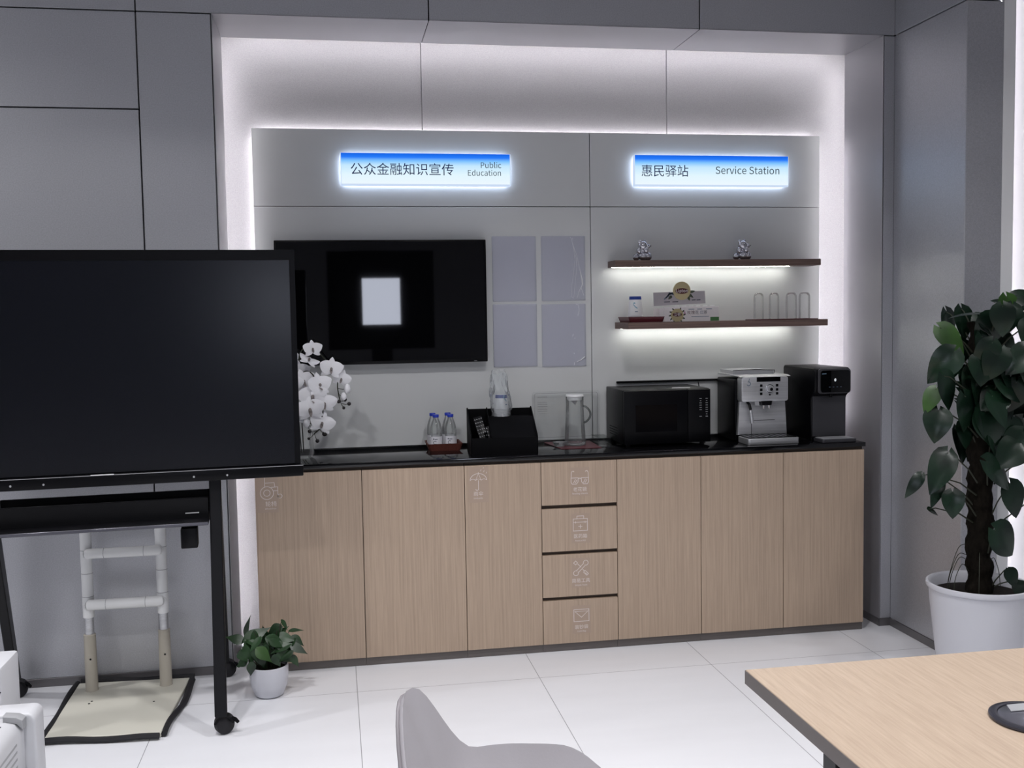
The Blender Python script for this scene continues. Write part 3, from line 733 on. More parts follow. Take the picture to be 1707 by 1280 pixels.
# black desktop organizer with sloping sides
org = thing('desk_organizer', 'black sloping-front desktop organizer on the worktop', 'organizer', (-1.70, .14, ZC), math.radians(-3))
T_ = Matrix.Translation((-1.70, .14, ZC)) @ Matrix.Rotation(math.radians(-3), 4, 'Z')
side = [(-.115, 0), (.115, 0), (.115, .190), (.095, .196), (-.105, .088), (-.115, .078)]
def P3(mb, pts, a, b, **k): return mb.prism(pts, 'x', a, b, **k)
def local_build(mb, name, m, par): return mb.build(name, m, par, 40, False)
for nm, a, b_ in (('side_panel', -.152, -.147), ('divider', -.060, -.056), ('side_panel', .147, .152)):
    local_build(P3(MB(), side, a, b_, bev=.0008, seg=1), nm, M_matblack, org)
local_build(MB().box(-.1465, .1465, .110, .115, .0, .188), 'back_panel', M_matblack, org)
local_build(MB().box(-.1465, .1465, -.115, -.110, .0, .076), 'front_panel', M_matblack, org)
local_build(MB().box(-.1465, .1465, -.1095, .1095, .0, .004), 'base_panel', M_matblack, org)
local_build(P3(MB(), [(-.1095, .060), (-.1095, .070), (.02, .155), (.1095, .1555), (.1095, .149), (.025, .149)], -.0555, .1465), 'sloping_lid', M_matblack, org)
# remote controls standing in its open compartment
def remote(x, y, z, lean, L_, wd, label, knobs):
    t = thing('remote_control', label, 'remote control', (x, y, z), 0)
    M = Matrix.Translation((x, y, z)) @ Matrix.Rotation(math.radians(-14), 4, 'Y') @ Matrix.Rotation(math.radians(lean), 4, 'X')
    b = MB(); b.box(-wd/2, wd/2, -.008, .008, .0, L_, .003, 2, M); b.build('remote_body', M_black, t)
    rows, cols = knobs
    for i in range(rows):
        for j in range(cols):
            q = MB(); cx = (j-(cols-1)/2)*wd*.72/max(1, cols-1) if cols > 1 else 0; cz = L_*.12+i*L_*.80/(rows-1)
            q.box(cx-.0022, cx+.0022, -.0098, -.0078, cz-.0018, cz+.0018, 0, 1, M); q.build('button', M_greyplast, t)
remote(-1.768, .118, ZC+.006, -27, .172, .042, 'wide remote control with many small keys in the organizer', (9, 4))
remote(-1.738, .078, ZC+.006, -22, .125, .026, 'narrow remote control in front of the wide one in the organizer', (7, 2))

# cups in a plastic bag, standing on the organizer
cup_stack(-1.690, .199, ZC+.157, 'stack of paper cups inside the clear plastic bag on the organizer', .070, .034, .026, 5, .5)
t = thing('plastic_bag', 'crumpled clear plastic bag around the paper cups on the organizer', 'plastic bag', (-1.69, .199, ZC+.156))
bm_ = MB(); n = 36; rows = []
random.seed(3)
for i in range(17):
    u = i/16; z = ZC+.1565+u*.205
    r = .040+.006*math.sin(u*5) if u < .55 else .043-.012*(u-.55)/.45
    row = []
    for k_ in range(n):
        a = 2*PI*k_/n
        fl = 1.0 if u < .5 else 1-.55*(u-.5)/.5
        w_ = .004*math.sin(5*a+9*u)+.003*math.sin(9*a-14*u)+.0022*math.sin(14*a+22*u)
        row.append(bm_.bm.verts.new((-1.690-.012*u+(r+w_)*math.cos(a)*(1+.05*u), .199+max(-.046, min(.0465, (r+w_)*math.sin(a)*fl)), z+.010*math.sin(3*a)*u*u+.006*math.sin(7*a)*u)))
    rows.append(row)
for a, b_ in zip(rows, rows[1:]):
    for k_ in range(n): bm_.bm.faces.new((a[k_], a[(k_+1) % n], b_[(k_+1) % n], b_[k_]))
bm_.build('bag_film', M_bag, t, 60)

# clear acrylic panel, pitcher, mat, dish, small box
t = thing('acrylic_stand', 'clear acrylic sign panel leaning on the board behind the glass pitcher', 'acrylic panel', (-1.335, .405, ZC))
MB().prism(rrect(-1.503, -1.168, .912, 1.148, .012), 'y', .402, .4065, .0006, 1).build('clear_sheet', M_acrylic, t)
k = MB(); k.stroke(rrect(-1.493, -1.178, .924, 1.140, .010), .0022, .4012, True); k.build('engraved_border', M_greyplast, t, 0)
k = MB()
for z0 in (1.122, 1.094, 1.085, 1.076, 1.062, 1.053): k.stroke([(-1.478, z0), (-1.430, z0)], .002, .4014)
k.build('faint_print', M_greyplast, t, 0)
MB().box(-1.495, -1.175, .385, .415, ZC, .9105, .002, 1).build('foot_bar', M_acrylic, t)
t = thing('coaster_mat', 'thin dark red mat under the glass pitcher', 'mat', (-1.335, .22, ZC))
MB().prism([(-1.452, .385), (-1.425, .115), (-1.235, .110), (-1.225, .385)], 'z', ZC, ZC+.0028, .0008, 1).build('mat_sheet', M_wine, t)
t = thing('glass_pitcher', 'tall glass pitcher with white lid and clear handle on the red mat', 'pitcher', (-1.332, .235, ZC+.003))
z = ZC+.0032; px, py = -1.332, .235
MB().lathe([(0, z), (.045, z), (.050, z+.003), (.050, z+.012), (.048, z+.06), (.0435, z+.13), (.0415, z+.19), (.0425, z+.228)], px, py, 40, False).build('glass_body', M_pitcher, t, 70)
MB().lathe([(0, z+.240), (.041, z+.240), (.0425, z+.238), (.0425, z+.231), (.036, z+.230), (.035, z+.214), (0, z+.214)], px, py, 36, False).build('lid', M_white, t)
MB().prism([(px-.020, z+.213), (px+.014, z+.213), (px+.002, z+.190)], 'y', py-.004, py+.004).build('spout_filter', M_greyplast, t)
hp = [(px+.0395, py, z+.186)]+[(px+.0395+.034*math.sin(PI*i/14)**.55, py-.010*math.sin(PI*i/14), z+.186-.082*i/14) for i in range(1, 14)]+[(px+.043, py, z+.104)]
MB().tube(hp, .0048, 12).build('handle', M_handle, t, 70)
t = thing('glass_dish', 'small faceted glass dish beside the pitcher on the red mat', 'dish', (-1.425, .225, ZC+.003))
MB().lathe([(0, z), (.024, z), (.034, z+.020), (.031, z+.020), (.022, z+.005), (0, z+.005)], -1.412, .215, 10, False).build('dish_bowl', clear('cut_glass', (.86, .9, .89), (.3, .34, .33), .9, .08, .12), t, 0)
t = thing('clear_box', 'flat clear plastic box between the pitcher and the microwave', 'box', (-1.205, .31, ZC))
MB().box(-1.215, -1.155, .24, .38, ZC, ZC+.030, .002, 1).build('box_shell', M_acrylic, t); MB().box(-1.217, -1.153, .238, .382, ZC+.0303, ZC+.033, .001, 1).build('box_lid', M_acrylic, t)

# ------------------------------------------------------------------ microwave
t = thing('microwave', 'black microwave oven on the worktop', 'microwave', (-.92, .24, ZC))
x0, x1, y0, y1, z0, z1 = -1.133, -.712, .085, .400, .912, 1.166
MB().box(x0, x1, y0+.018, y1, z0, z1, .004, 2).build('housing', M_black, t)
MB().box(x0+.001, x1-.112, y0, y0+.0175, z0+.002, z1-.003, .003, 2).build('door', M_black, t)
d = [c for c in t.children if c.name.startswith('door')][0]
MB().box(x0+.055, x1-.165, y0-.0006, y0+.0002, z0+.058, z1-.070).build('window', M_window, d)
MB().box(x1-.111, x1-.001, y0, y0+.0175, z0+.002, z1-.003, .003, 2).build('control_panel', M_black, t)
cp = [c for c in t.children if c.name.startswith('control')][0]
zz = z1-.048
for i in range(9):
    for j in (0, 1):
        if j == 0 and 5 < i < 8: continue
        xx = x1-.050+j*.030; ww = .0055 if i not in (1, 7) else .003
        MB().box(xx-ww, xx+ww, y0-.0007, y0+.0001, zz-i*.0105, zz-i*.0105+.0024).build('key_mark', M_greyplast, cp)
k = MB()
for i in range(4): k.box(x0-.0006, x0+.0004, .20, .34, z0+.030+i*.012, z0+.034+i*.012)
k.build('side_vents', M_matblack, t)
for px_ in (x0+.03, x1-.03):
    for py_ in (y0+.04, y1-.03): MB().cyl((px_, py_, ZC), (px_, py_, z0+.002), .011).build('foot', M_rubber, t)
tg = MB().quad((-.88, .15, z1+.0006), (-.795, .13, z1+.0006), (-.785, .17, z1+.0006), (-.865, .19, z1+.0006)).build('paper_note', M_white, t, 0)
MB().tube([(-.66, .395, 1.176), (-.655, .385, 1.13), (-.672, .37, 1.095), (-.650, .365, 1.07), (-.668, .36, 1.03), (-.66, .35, .97), (-.645, .33, .92), (-.665, .29, .9045), (-.70, .22, .9045)], .003, 8).build('power_cord', M_rubber, t)

# ------------------------------------------------------------------ coffee machine
t = thing('coffee_machine', 'silver and black bean-to-cup coffee machine', 'coffee machine', (-.44, .2, ZC))
MB().box(-.565, -.300, .155, .385, ZC+.002, 1.200, .008, 3).build('housing', M_black, t)
fz = [(-.553, 1.205), (-.320, 1.205), (-.320, 1.105), (-.553, 1.105)]
fr = MB(); fr.prism(rrect(-.553, -.318, 1.094, 1.212, .012), 'y', .098, .1545, .004, 2); fr.build('control_head', M_steel, t)
MB().prism([(-.560, .934), (-.308, .934), (-.318, 1.0935), (-.550, 1.0935)], 'y', .132, .1545, .004, 2).build('front_panel', M_steel, t)
MB().prism([(.1, 1.2125), (.385, 1.2125), (.385, 1.222), (.13, 1.218)], 'x', -.560, -.304, .001, 1).build('top_cover', M_steel, t)
MB().prism([(-.552, 1.2185), (-.345, 1.2185), (-.345, 1.236), (-.44, 1.242), (-.552, 1.238)], 'y', .20, .375, .002, 1).build('bean_hopper_lid', M_steel, t)
MB().stroke([(-.556, 1.238), (-.44, 1.2425), (-.342, 1.2365), (-.342, 1.222)], .003, .1995).build('lid_trim', M_black, t, 0)
ch = [c for c in t.children if c.name.startswith('control_head')][0]
MB().box(-.478, -.358, .0962, .0985, 1.188, 1.2105, .001, 1).build('display', M_screen, ch)
def disc(x, y, z_, r, th, m, nm, par, n=28): return MB().lathe([(0, 0), (r, 0), (r*.94, th), (0, th)], 0, 0, n, False, Matrix.Translation((x, y, z_)) @ Matrix.Rotation(PI/2, 4, 'X')).build(nm, m, par)
disc(-.412, .098, 1.155, .0215, .004, M_chrome, 'dial_ring', ch); disc(-.412, .094, 1.155, .0165, .010, M_steel, 'dial', ch); disc(-.409, .0838, 1.152, .008, .001, M_black, 'dial_cap', ch, 12)
for xx in (-.455, -.375):
    for zz in (1.170, 1.150, 1.131): MB().box(xx-.0062, xx+.0062, .0962, .0985, zz-.0062, zz+.0062, .001, 1).build('key', M_black, ch)
disc(-.412, .098, 1.126, .0045, .002, M_black, 'small_key', ch, 14)
MB().stroke(arc(-.518, 1.180, .009, 200, 480, 12), .0035, .0975).stroke([(-.518, 1.188), (-.514, 1.205)], .003, .0975).build('emblem', M_bluegrey, ch, 0)
MB().box(-.487, -.467, .0965, .0985, 1.076, 1.093).build('rating_badge', M_greyplast, ch)
MB().prism([(-.455, 1.096), (-.400, 1.096), (-.404, 1.076), (-.450, 1.076)], 'y', .094, .131, .002, 1).build('spout_block', M_black, t)
for xx in (-.440, -.412): MB().cyl((xx, .106, 1.077), (xx, .104, 1.060), .0075, .0055).build('coffee_spout', M_chrome, t)
MB().tube([(-.512, .128, 1.091), (-.508, .112, 1.080), (-.506, .104, 1.056)], .0065, 12).build('frother_grip', M_black, t)
MB().cyl((-.506, .104, 1.055), (-.498, .105, .992), .0085, .0085).build('milk_frother', M_steel, t)
MB().box(-.487, -.372, .1306, .132, 1.0005, 1.0025).build('panel_seam', M_dark, t)
MB().box(-.492, -.4905, .1306, .132, .936, .992).build('panel_joint', M_dark, t)
MB().prism(rrect(-.560, -.306, .002, .132, .012), 'z', ZC, .930, .003, 2).build('drip_tray', M_steel, t)
MB().prism(rrect(-.553, -.312, .010, .128, .010), 'z', .9302, .9335, .0008, 1).build('drip_grid', M_black, t)
dt = [c for c in t.children if c.name.startswith('drip_grid')][0]
k = MB()
for i in range(9): k.box(-.545+i*.027, -.545+i*.027+.012, .016, .122, .9336, .9342)
k.build('grid_bars', M_darkchrome, dt)

# ------------------------------------------------------------------ water dispenser
t = thing('water_dispenser', 'dark grey countertop water dispenser at the end of the worktop', 'water dispenser', (-.12, .2, ZC))
M_disp = mat('graphite_plastic', (52, 52, 56), .32)
prof = [(.385, ZC+.001), (.385, 1.240), (.375, 1.250), (.055, 1.250), (.040, 1.243), (.036, 1.232), (.036, 1.150), (.050, 1.128), (.072, 1.112), (.078, 1.10), (.078, ZC+.001)]
MB().prism(prof, 'x', -.213, -.031, .008, 3).build('housing', M_black, t)
MB().prism(rrect(-.2, -.034, 1.128, 1.246, .016), 'y', .0285, .0355, .002, 2).build('front_head', M_disp, t)
fh = [c for c in t.children if c.name.startswith('front_head')][0]
MB().prism(rrect(-.189, -.037, 1.133, 1.238, .014), 'y', .0262, .0283, .001, 1).build('touch_display', M_screen, fh)
lettering('0', .017, -.115, .0259, 1.186, M_digit, fh, name='digit', align='CENTER', bold=.0006)
k = MB()
for i in range(4): k.box(-.146+i*.019, -.139+i*.019, .0258, .0262, 1.158, 1.1598)
k.build('icon_marks', M_greyink, fh)
MB().stroke([(-.182, 1.222), (-.160, 1.2225)], .004, .0259).build('maker_mark', M_greyink, fh, 0)
MB().prism([(-.207, ZC+.02), (-.037, ZC+.02), (-.037, 1.118), (-.207, 1.118)], 'y', .070, .0778, .003, 2).build('recess_panel', M_disp, t)
MB().cyl((-.12, .062, 1.128), (-.12, .062, 1.108), .008).build('outlet', M_black, t)
MB().prism(rrect(-.205, -.032, -.030, .0695, .010), 'z', ZC, .9175, .003, 2).build('drip_tray', M_disp, t)
MB().prism(rrect(-.198, -.039, -.024, .066, .008), 'z', .9176, .9195, .0006, 1).build('drip_grid', M_greyplast, t)

# ------------------------------------------------------------------ orchid in a glass vase
t = thing('orchid', 'white phalaenopsis orchid with dark buds in a glass vase', 'orchid', (-2.60, .20, ZC))
vx, vy = -2.605, .20
MB().lathe([(0, ZC), (.05, ZC), (.056, ZC+.02), (.052, ZC+.10), (.045, ZC+.17), (.052, ZC+.20)], vx, vy, 36, False).build('vase', M_glassthick, t, 70)
FL = [(-2.542, 0.17, 1.386, 0.0354, 0), (-2.559, 0.15, 1.34, 0.038, 50), (-2.463, 0.17, 1.296, 0.0436, 20), (-2.419, 0.19, 1.248, 0.0356, 10), (-2.585, 0.14, 1.245, 0.0461, 0), (-2.515, 0.13, 1.227, 0.0487, 10), (-2.548, 0.12, 1.179, 0.0541, -10), (-2.497, 0.14, 1.143, 0.0462, 15), (-2.56, 0.12, 1.12, 0.0541, 0), (-2.51, 0.15, 1.054, 0.0463, 20), (-2.608, 0.17, 1.286, 0.0437, 0), (-2.618, 0.14, 1.195, 0.0489, 0), (-2.618, 0.15, 1.101, 0.0436, 0), (-2.637, 0.12, 1.237, 0.0432, 0), (-2.656, 0.17, 1.341, 0.0437, 0)]
BU = [(-2.578, 0.15, 1.059, 0.0177, 1), (-2.394, 0.19, 1.204, 0.0192, 1), (-2.411, 0.19, 1.169, 0.0165, 1), (-2.433, 0.19, 1.148, 0.0088, 0), (-2.406, 0.19, 1.155, 0.0088, 0), (-2.388, 0.19, 1.136, 0.0088, 0), (-2.412, 0.19, 1.118, 0.0071, 0), (-2.566, 0.16, 1.02, 0.0082, 0), (-2.5, 0.16, 1.007, 0.0115, 0), (-2.57, 0.16, 0.988, 0.0066, 0), (-2.533, 0.16, 0.976, 0.0088, 0)]
random.seed(11)
def petal(mb, c, ang, nrm, L_, W_, cup):
    nrm = Vector(nrm).normalized(); up = Vector((0, 0, 1)); up = (up-nrm*up.dot(nrm)).normalized(); rt = up.cross(nrm)
    d_ = up*math.cos(ang)+rt*math.sin(ang); sd = d_.cross(nrm); rows = []
    for i in range(7):
        u = i/6; hw = W_*.5*math.sin(PI*min(1, (.10+.90*u)**.8))**.6 if u < 1 else W_*.06
        rows.append([mb.bm.verts.new(Vector(c)+d_*(u*L_)+sd*(q*hw)+nrm*(cup*u*u*L_-.18*abs(q)*hw)) for q in (-1, -.5, 0, .5, 1)])
    for a, b_ in zip(rows, rows[1:]):
        for k_ in range(4): mb.bm.faces.new((a[k_], a[k_+1], b_[k_+1], b_[k_]))
for i, (x, y, z_, r, ang) in enumerate(FL):
    r *= 1.24
    a0 = math.radians(ang+random.uniform(-15, 15)); nrm = Vector((random.uniform(-.2, .6), -1, random.uniform(-.25, .25)))
    if i == 1: nrm = Vector((.5, -.5, 1.0))
    fl = MB()
    for da, L_, W_, cp_ in ((0, 1.0, .62, -.12), (2.25, .95, .60, -.15), (-2.25, .95, .60, -.15)): petal(fl, Vector((x, y, z_))-nrm.normalized()*.002, a0+da, nrm, r*L_, r*W_, cp_)
    for da in (1.22, -1.22): petal(fl, (x, y, z_), a0+da, nrm, r*1.06, r*1.12, .12)
    f = fl.build('flower', M_petal, t, 60)
    h = MB(); nn = nrm.normalized(); h.ball(Vector((x, y, z_))+nn*.004, r*.11, 1, 1, 1.3, 10); petal(h, Vector((x, y, z_))+nn*.003, a0+PI, nrm, r*.42, r*.24, .5)
    h.build('flower_heart', M_heart, f, 60)
for x, y, z_, r, white in BU:
    MB().ball((x, y, z_), r, .8 if white else 1, .8, 1.15 if white else 1, 12).build('bud', M_petal if white else M_bud, t, 180)
def curve3(pts, n=8):
    P = [Vector(p) for p in pts]; out = []
    for i in range(len(P)-1):
        p0, p1, p2, p3 = P[max(i-1, 0)], P[i], P[i+1], P[min(i+2, len(P)-1)]
        for k_ in range(n):
            u = k_/n; out.append(.5*((2*p1)+(p2-p0)*u+(2*p0-5*p1+4*p2-p3)*u*u+(3*p1-p0-3*p2+p3)*u**3))
    out.append(P[-1]); return out
for pts in ([(vx, vy, ZC+.02), (-2.615, .2, 1.15), (-2.60, .2, 1.36), (-2.545, .185, 1.395), (-2.49, .19, 1.34), (-2.44, .20, 1.27), (-2.437, .20, 1.207), (-2.428, .195, 1.15)],
            [(vx+.01, vy, ZC+.02), (-2.60, .19, 1.12), (-2.595, .17, 1.27), (-2.55, .155, 1.28), (-2.515, .15, 1.20), (-2.505, .16, 1.10), (-2.528, .16, 1.06), (-2.524, .16, 1.03), (-2.545, .16, 1.01)]):
    MB().tube(curve3(pts), .0028, 8).build('stem', M_stem, t)
for p, q in (((-2.428, .195, 1.15), (-2.433, .19, 1.148)), ((-2.428, .195, 1.15), (-2.406, .19, 1.155)), ((-2.42, .193, 1.138), (-2.388, .19, 1.136)), ((-2.428, .195, 1.15), (-2.412, .19, 1.118)),
             ((-2.535, .16, 1.022), (-2.566, .16, 1.02)), ((-2.524, .16, 1.03), (-2.5, .16, 1.007)), ((-2.545, .16, 1.01), (-2.57, .16, .988)), ((-2.545, .16, 1.01), (-2.533, .16, .976)), ((-2.437, .2, 1.207), (-2.394, .19, 1.204)), ((-2.433, .2, 1.18), (-2.411, .19, 1.169)), ((-2.528, .16, 1.06), (-2.578, .15, 1.059))):
    m_ = (Vector(p)+Vector(q))/2+Vector((0, 0, -.004)); MB().tube([p, m_, q], .0016, 6).build('bud_stalk', M_stem, t)
lf = MB()
for a in (200, 250, 330, 20): lf.leaf((vx, vy, ZC+.18), (math.cos(math.radians(a)), .4*math.sin(math.radians(a)), .5), (0, 0, 1), .10, .04, .1, .6, .02)
lf.build('orchid_leaves', M_leaf, t, 60)
# ================================================================== INTERACTIVE DISPLAY ON A WHEELED STAND
th = math.radians(4.5)
t = thing('interactive_display', 'large black touch display on a wheeled black stand', 'display', (-3.33, -.395, 0), th)
def LB(mb, name, m, par, sm=40): return mb.build(name, m, par, sm, False)
LB(MB().box(-.733, .733, -.150, -.095, .948, 1.784, .006, 2), 'casing', M_black, t)
LB(MB().box(-.733, .733, -.1555, -.1502, 1.746, 1.784, .001, 1).box(-.733, -.712, -.1555, -.1502, .968, 1.7455).box(.712, .733, -.1555, -.1502, .968, 1.7455), 'bezel', M_black, t)
LB(MB().box(-.7117, .7117, -.1535, -.1503, .970, 1.7455), 'screen', M_touch, t)
LB(MB().box(-.742, .742, -.172, -.090, .922, .9665, .004, 2), 'lower_bar', M_black, t)
lbar = [c for c in t.children if c.name.startswith('lower_bar')][0]
LB(MB().box(-.742, .742, -.1726, -.1715, .9625, .9645), 'silver_line', M_greyplast, lbar)
for x in (-.29, -.18, .34, .46): LB(MB().lathe([(0, 0), (.004, 0), (.003, .0015), (0, .0015)], 0, 0, 12, False, Matrix.Translation((x, -.172, .940)) @ Matrix.Rotation(PI/2, 4, 'X')), 'screw', M_steel, lbar)
LB(MB().box(-.02, .06, -.1728, -.1718, .9640, .9668), 'status_light', M_white, lbar)
LB(MB().box(-.43, .43, -.094, -.05, 1.15, 1.60, .004, 1), 'mounting_bracket', M_blackmetal, t)
for sx in (-1, 1):
    x = sx*.412
    LB(MB().prism([(-.348, .078), (-.288, .078), (-.035, .95), (-.035, 1.55), (-.085, 1.55), (-.088, .95)], 'x', x-.022, x+.022, .004, 1), 'front_leg', M_blackmetal, t)
    LB(MB().prism([(.300, .068), (.352, .068), (.045, .94), (-.030, .94)], 'x', x-.018, x+.018, .003, 1), 'rear_leg', M_blackmetal, t)
    for y, sw in ((-.305, 1), (.322, -1)):
        c = LB(MB().cyl((x, y, .066), (x, y, .084), .012).prism(arc(x+.010, .0352, .038, 15, 165, 12)+arc(x+.010, .0352, .030, 165, 15, 12), 'y', y-.018, y+.022), 'caster', M_black, t)
        w_ = MB(); w_.lathe([(0, -.019), (.026, -.019), (.034, -.014), (.0345, 0), (.034, .014), (.026, .019), (0, .019)], 0, 0, 28, False, Matrix.Translation((x+.010, y+.002, .0352)) @ Matrix.Rotation(math.radians(25), 4, 'Z') @ Matrix.Rotation(PI/2, 4, 'X') ); LB(w_, 'wheel', M_rubber, c)
        LB(MB().tube([(x+.036, y-.004, .058), (x+.050, y-.006, .052), (x+.060, y-.006, .040)], [.008, .008, .006], 8), 'brake_lever', M_black, c)
ty = MB(); ty.prism([(-.185, .772), (-.185, .758), (.10, .742), (.10, .850), (.09, .850), (.09, .760), (-.165, .775)], 'x', -.386, .386, .003, 1)
LB(ty, 'tray', M_blackmetal, t)
LB(MB().box(-.386, .386, -.090, -.080, .765, .848, .002, 1), 'tray_front', M_blackmetal, t)
LB(MB().box(-.386, .386, -.192, -.1855, .7585, .771, .002, 1), 'tray_edge', mat('satin_dark_edge', (96, 96, 104), .3, .6), t)
LB(MB().box(.285, .346, -.18, -.11, .672, .748, .005, 2), 'power_box', M_black, t)
LB(MB().box(.30, .35, -.10, -.0985, .79, .794), 'bright_tab', M_white, t)

# ================================================================== WHITE RAIL FRAME ON ITS BASE PLATE
t = thing('grab_rail_frame', 'white H-shaped grab rail frame on a cream base plate behind the display', 'grab rail', (-3.32, -.33, 0))
BP = [(-3.525, -.62), (-3.112, -.655), (-3.085, -.075), (-3.535, -.045)]
MB().prism([(x, y) for x, y in BP], 'z', .002, .020, .003, 1).build('base_plate', mat('cream_board', (204, 202, 190), .5), t)
def wavy(p, q, n, amp, r, z=.014):
    P = []
    for i in range(n+1):
        u = i/n; P.append((p[0]+(q[0]-p[0])*u+amp*math.sin(u*7+p[0]*9)*.6, p[1]+(q[1]-p[1])*u+amp*math.sin(u*5+1), z+.003*math.sin(u*9)))
    return P
MB().tube(wavy((-3.533, -.632), (-3.545, -.03), 14, .006, .011), .011, 8).build('rubber_edging', M_rubber, t)
MB().tube(wavy((-3.53, -.638), (-3.116, -.672), 14, .004, .011), .012, 8).build('rubber_edging', M_rubber, t)
MB().tube(wavy((-3.098, -.665), (-3.068, -.09), 16, .012, .012), [.011]*9+[.014]*8, 8).build('rubber_edging', M_rubber, t)
MB().tube(wavy((-3.53, -.028), (-3.07, -.062), 12, .004, .011, .018), .013, 8).build('rubber_edging', M_rubber, t)
RX = (-3.463, -3.172); ry = -.14
def tilt(x, z): return (x+(.012 if x < -3.3 else .002)*(1-z/.6)*-.6, ry, z)
for x in RX:
    MB().lathe([(0, .0205), (.026, .0205), (.0245, .024), (.0235, .25), (.0245, .252), (.0205, .2555), (0, .2555)], x, ry, 24, False).build('lower_sleeve', mat('beige_tube', (178, 172, 160), .45) if 'beige_tube' not in MATS else MATS['beige_tube'], t)
    MB().cyl((x, ry, .255), (x, ry, .325), .0185).build('chrome_tube', M_steel, t)
    MB().cyl((x, ry, .3245), (x, ry, .72), .0225).build('upright', M_white, t)
    for z in (.41, .505, .60): MB().lathe([(.0230, z), (.0230, z+.0022)], x, ry, 24, False).build('joint_ring', M_greyplast, t)
    MB().ball((x+.004, ry-.0235, .155), .004, 1, 1, 1, 10).build('screw', M_blackmetal, t, 180)
for z, rr in ((.378, .0215), (.588, .0205)):
    q = [(RX[0], ry-.002, z-.006), (RX[0]+.012, ry-.02, z), (RX[0]+.035, ry-.03, z+.003), (RX[1]-.03, ry-.03, z+.003), (RX[1]-.008, ry-.018, z+.002), (RX[1], ry-.002, z)]
    MB().tube(curve3(q, 5), rr, 16).build('crossbar', M_white, t)
    for x in (RX[0]+.075, RX[1]-.062): MB().cyl((x, ry-.0305, z+.003), (x+.0018, ry-.0305, z+.003), rr+.0006, n=20).build('joint_ring', M_greyplast, t)
for x, y in ((-3.44, -.30), (-3.435, -.275), (-3.19, -.33)): MB().lathe([(0, .0218), (.004, .0218), (.0045, .0203)], x, y, 10, False).build('plate_screw', M_blackmetal, t)

# ================================================================== SMALL POTTED PLANT
t = thing('potted_plant', 'small leafy green plant in a rounded white pot beside the cabinets', 'plant', (-2.745, -.30, 0))
cx, cy = -2.745, -.30
MB().lathe([(0, .001), (.048, .001), (.058, .008), (.072, .045), (.078, .09), (.078, .126), (.0745, .128), (.072, .122), (.070, .110)], cx, cy, 40, False).build('pot', M_pot, t)
MB().lathe([(.0702, .111), (0, .114)], cx, cy, 24, False).build('soil', M_soil, t)
SM = [(-2.79, -0.3, 0.254, 0.118, 0.064, 33, 0.1, 0), (-2.829, -0.28, 0.283, 0.093, 0.026, 80, 0.6, 0), (-2.877, -0.28, 0.237, 0.078, 0.047, 158, 0.2, 0), (-2.837, -0.34, 0.18, 0.056, 0.051, -60, 0, 0), (-2.853, -0.3, 0.138, 0.052, 0.036, -150, 0.2, 0), (-2.807, -0.38, 0.135, 0.066, 0.038, -92, 0, 0), (-2.755, -0.37, 0.188, 0.086, 0.051, -42, 0, 1), (-2.709, -0.33, 0.226, 0.092, 0.051, -28, 0.1, 0), (-2.67, -0.3, 0.231, 0.087, 0.046, -10, 0.2, 0), (-2.626, -0.28, 0.209, 0.067, 0.036, -40, 0.2, 0), (-2.621, -0.31, 0.184, 0.082, 0.041, -28, 0.2, 0), (-2.67, -0.34, 0.165, 0.087, 0.051, -35, 0, 0), (-2.633, -0.26, 0.251, 0.062, 0.021, 8, 0.5, 0), (-2.678, -0.25, 0.269, 0.057, 0.021, -60, 0.4, 0), (-2.725, -0.25, 0.247, 0.078, 0.052, -150, 0.1, 0), (-2.691, -0.25, 0.245, 0.067, 0.036, 40, 0.2, 0), (-2.786, -0.28, 0.196, 0.088, 0.057, -130, 0, 0), (-2.738, -0.31, 0.185, 0.077, 0.057, -70, 0, 0), (-2.808, -0.31, 0.19, 0.072, 0.051, -110, 0, 0), (-2.703, -0.3, 0.166, 0.072, 0.052, -60, 0, 0), (-2.656, -0.26, 0.18, 0.068, 0.042, -15, 0, 0), (-2.762, -0.24, 0.232, 0.078, 0.047, 100, 0.2, 0), (-2.708, -0.35, 0.154, 0.056, 0.041, -60, 0, 0), (-2.767, -0.35, 0.153, 0.056, 0.036, -80, 0, 0), (-2.639, -0.31, 0.135, 0.062, 0.031, -60, 0, 0)]
random.seed(5)
def foliage(L_, cx, cy, stem_base, tipy, up=.45):
    fo = MB(); st = MB()
    for x, y, z, ln, wd, a, tl, br in L_:
        ar = math.radians(a); tip = Vector((math.cos(ar), random.uniform(-tipy, tipy*.3), math.sin(ar))).normalized()
        nrm = Vector((random.uniform(-.35, .35), -1+tl*.9, up+random.uniform(-.15, .35)+tl*1.1))
        base = Vector((x, y, z))-tip*ln*.5
        fo.leaf(base, tip, nrm, ln, wd, random.uniform(.08, .22), random.uniform(.08, .28), .16 if ln > .1 and cx > -1 else .04, 10, 3, int(br), .85 if cx > -1 else 1.35)
        sb = stem_base(x, y, z); m_ = (base+sb)/2+Vector((0, 0, .10*(base-sb).length))
        st.tube([sb, sb.lerp(m_, .6)+Vector((0, 0, .02*(base-sb).length)), base.lerp(m_, .35)+Vector((0, 0, .02*(base-sb).length)), base+tip*.004], [.0034, .0028, .0024, .002] if ln > .09 or cx > -1 else [.002, .0018, .0015, .0012], 6)
    return fo, st
extra = [(cx+random.uniform(-.075, .085), cy+random.uniform(-.05, .06), random.uniform(.135, .225), random.uniform(.065, .095), random.uniform(.024, .04), random.uniform(-170, -10), random.uniform(0, .4), 0) for i in range(40)]
fo, st = foliage(SM+extra, cx, cy, lambda x, y, z: Vector((cx+(x-cx)*.3, cy+(y-cy)*.2, .112)), .35)
fo.build('foliage', [M_leafsmall, M_leafbright], t, 75); st.build('stems', M_stem, t)

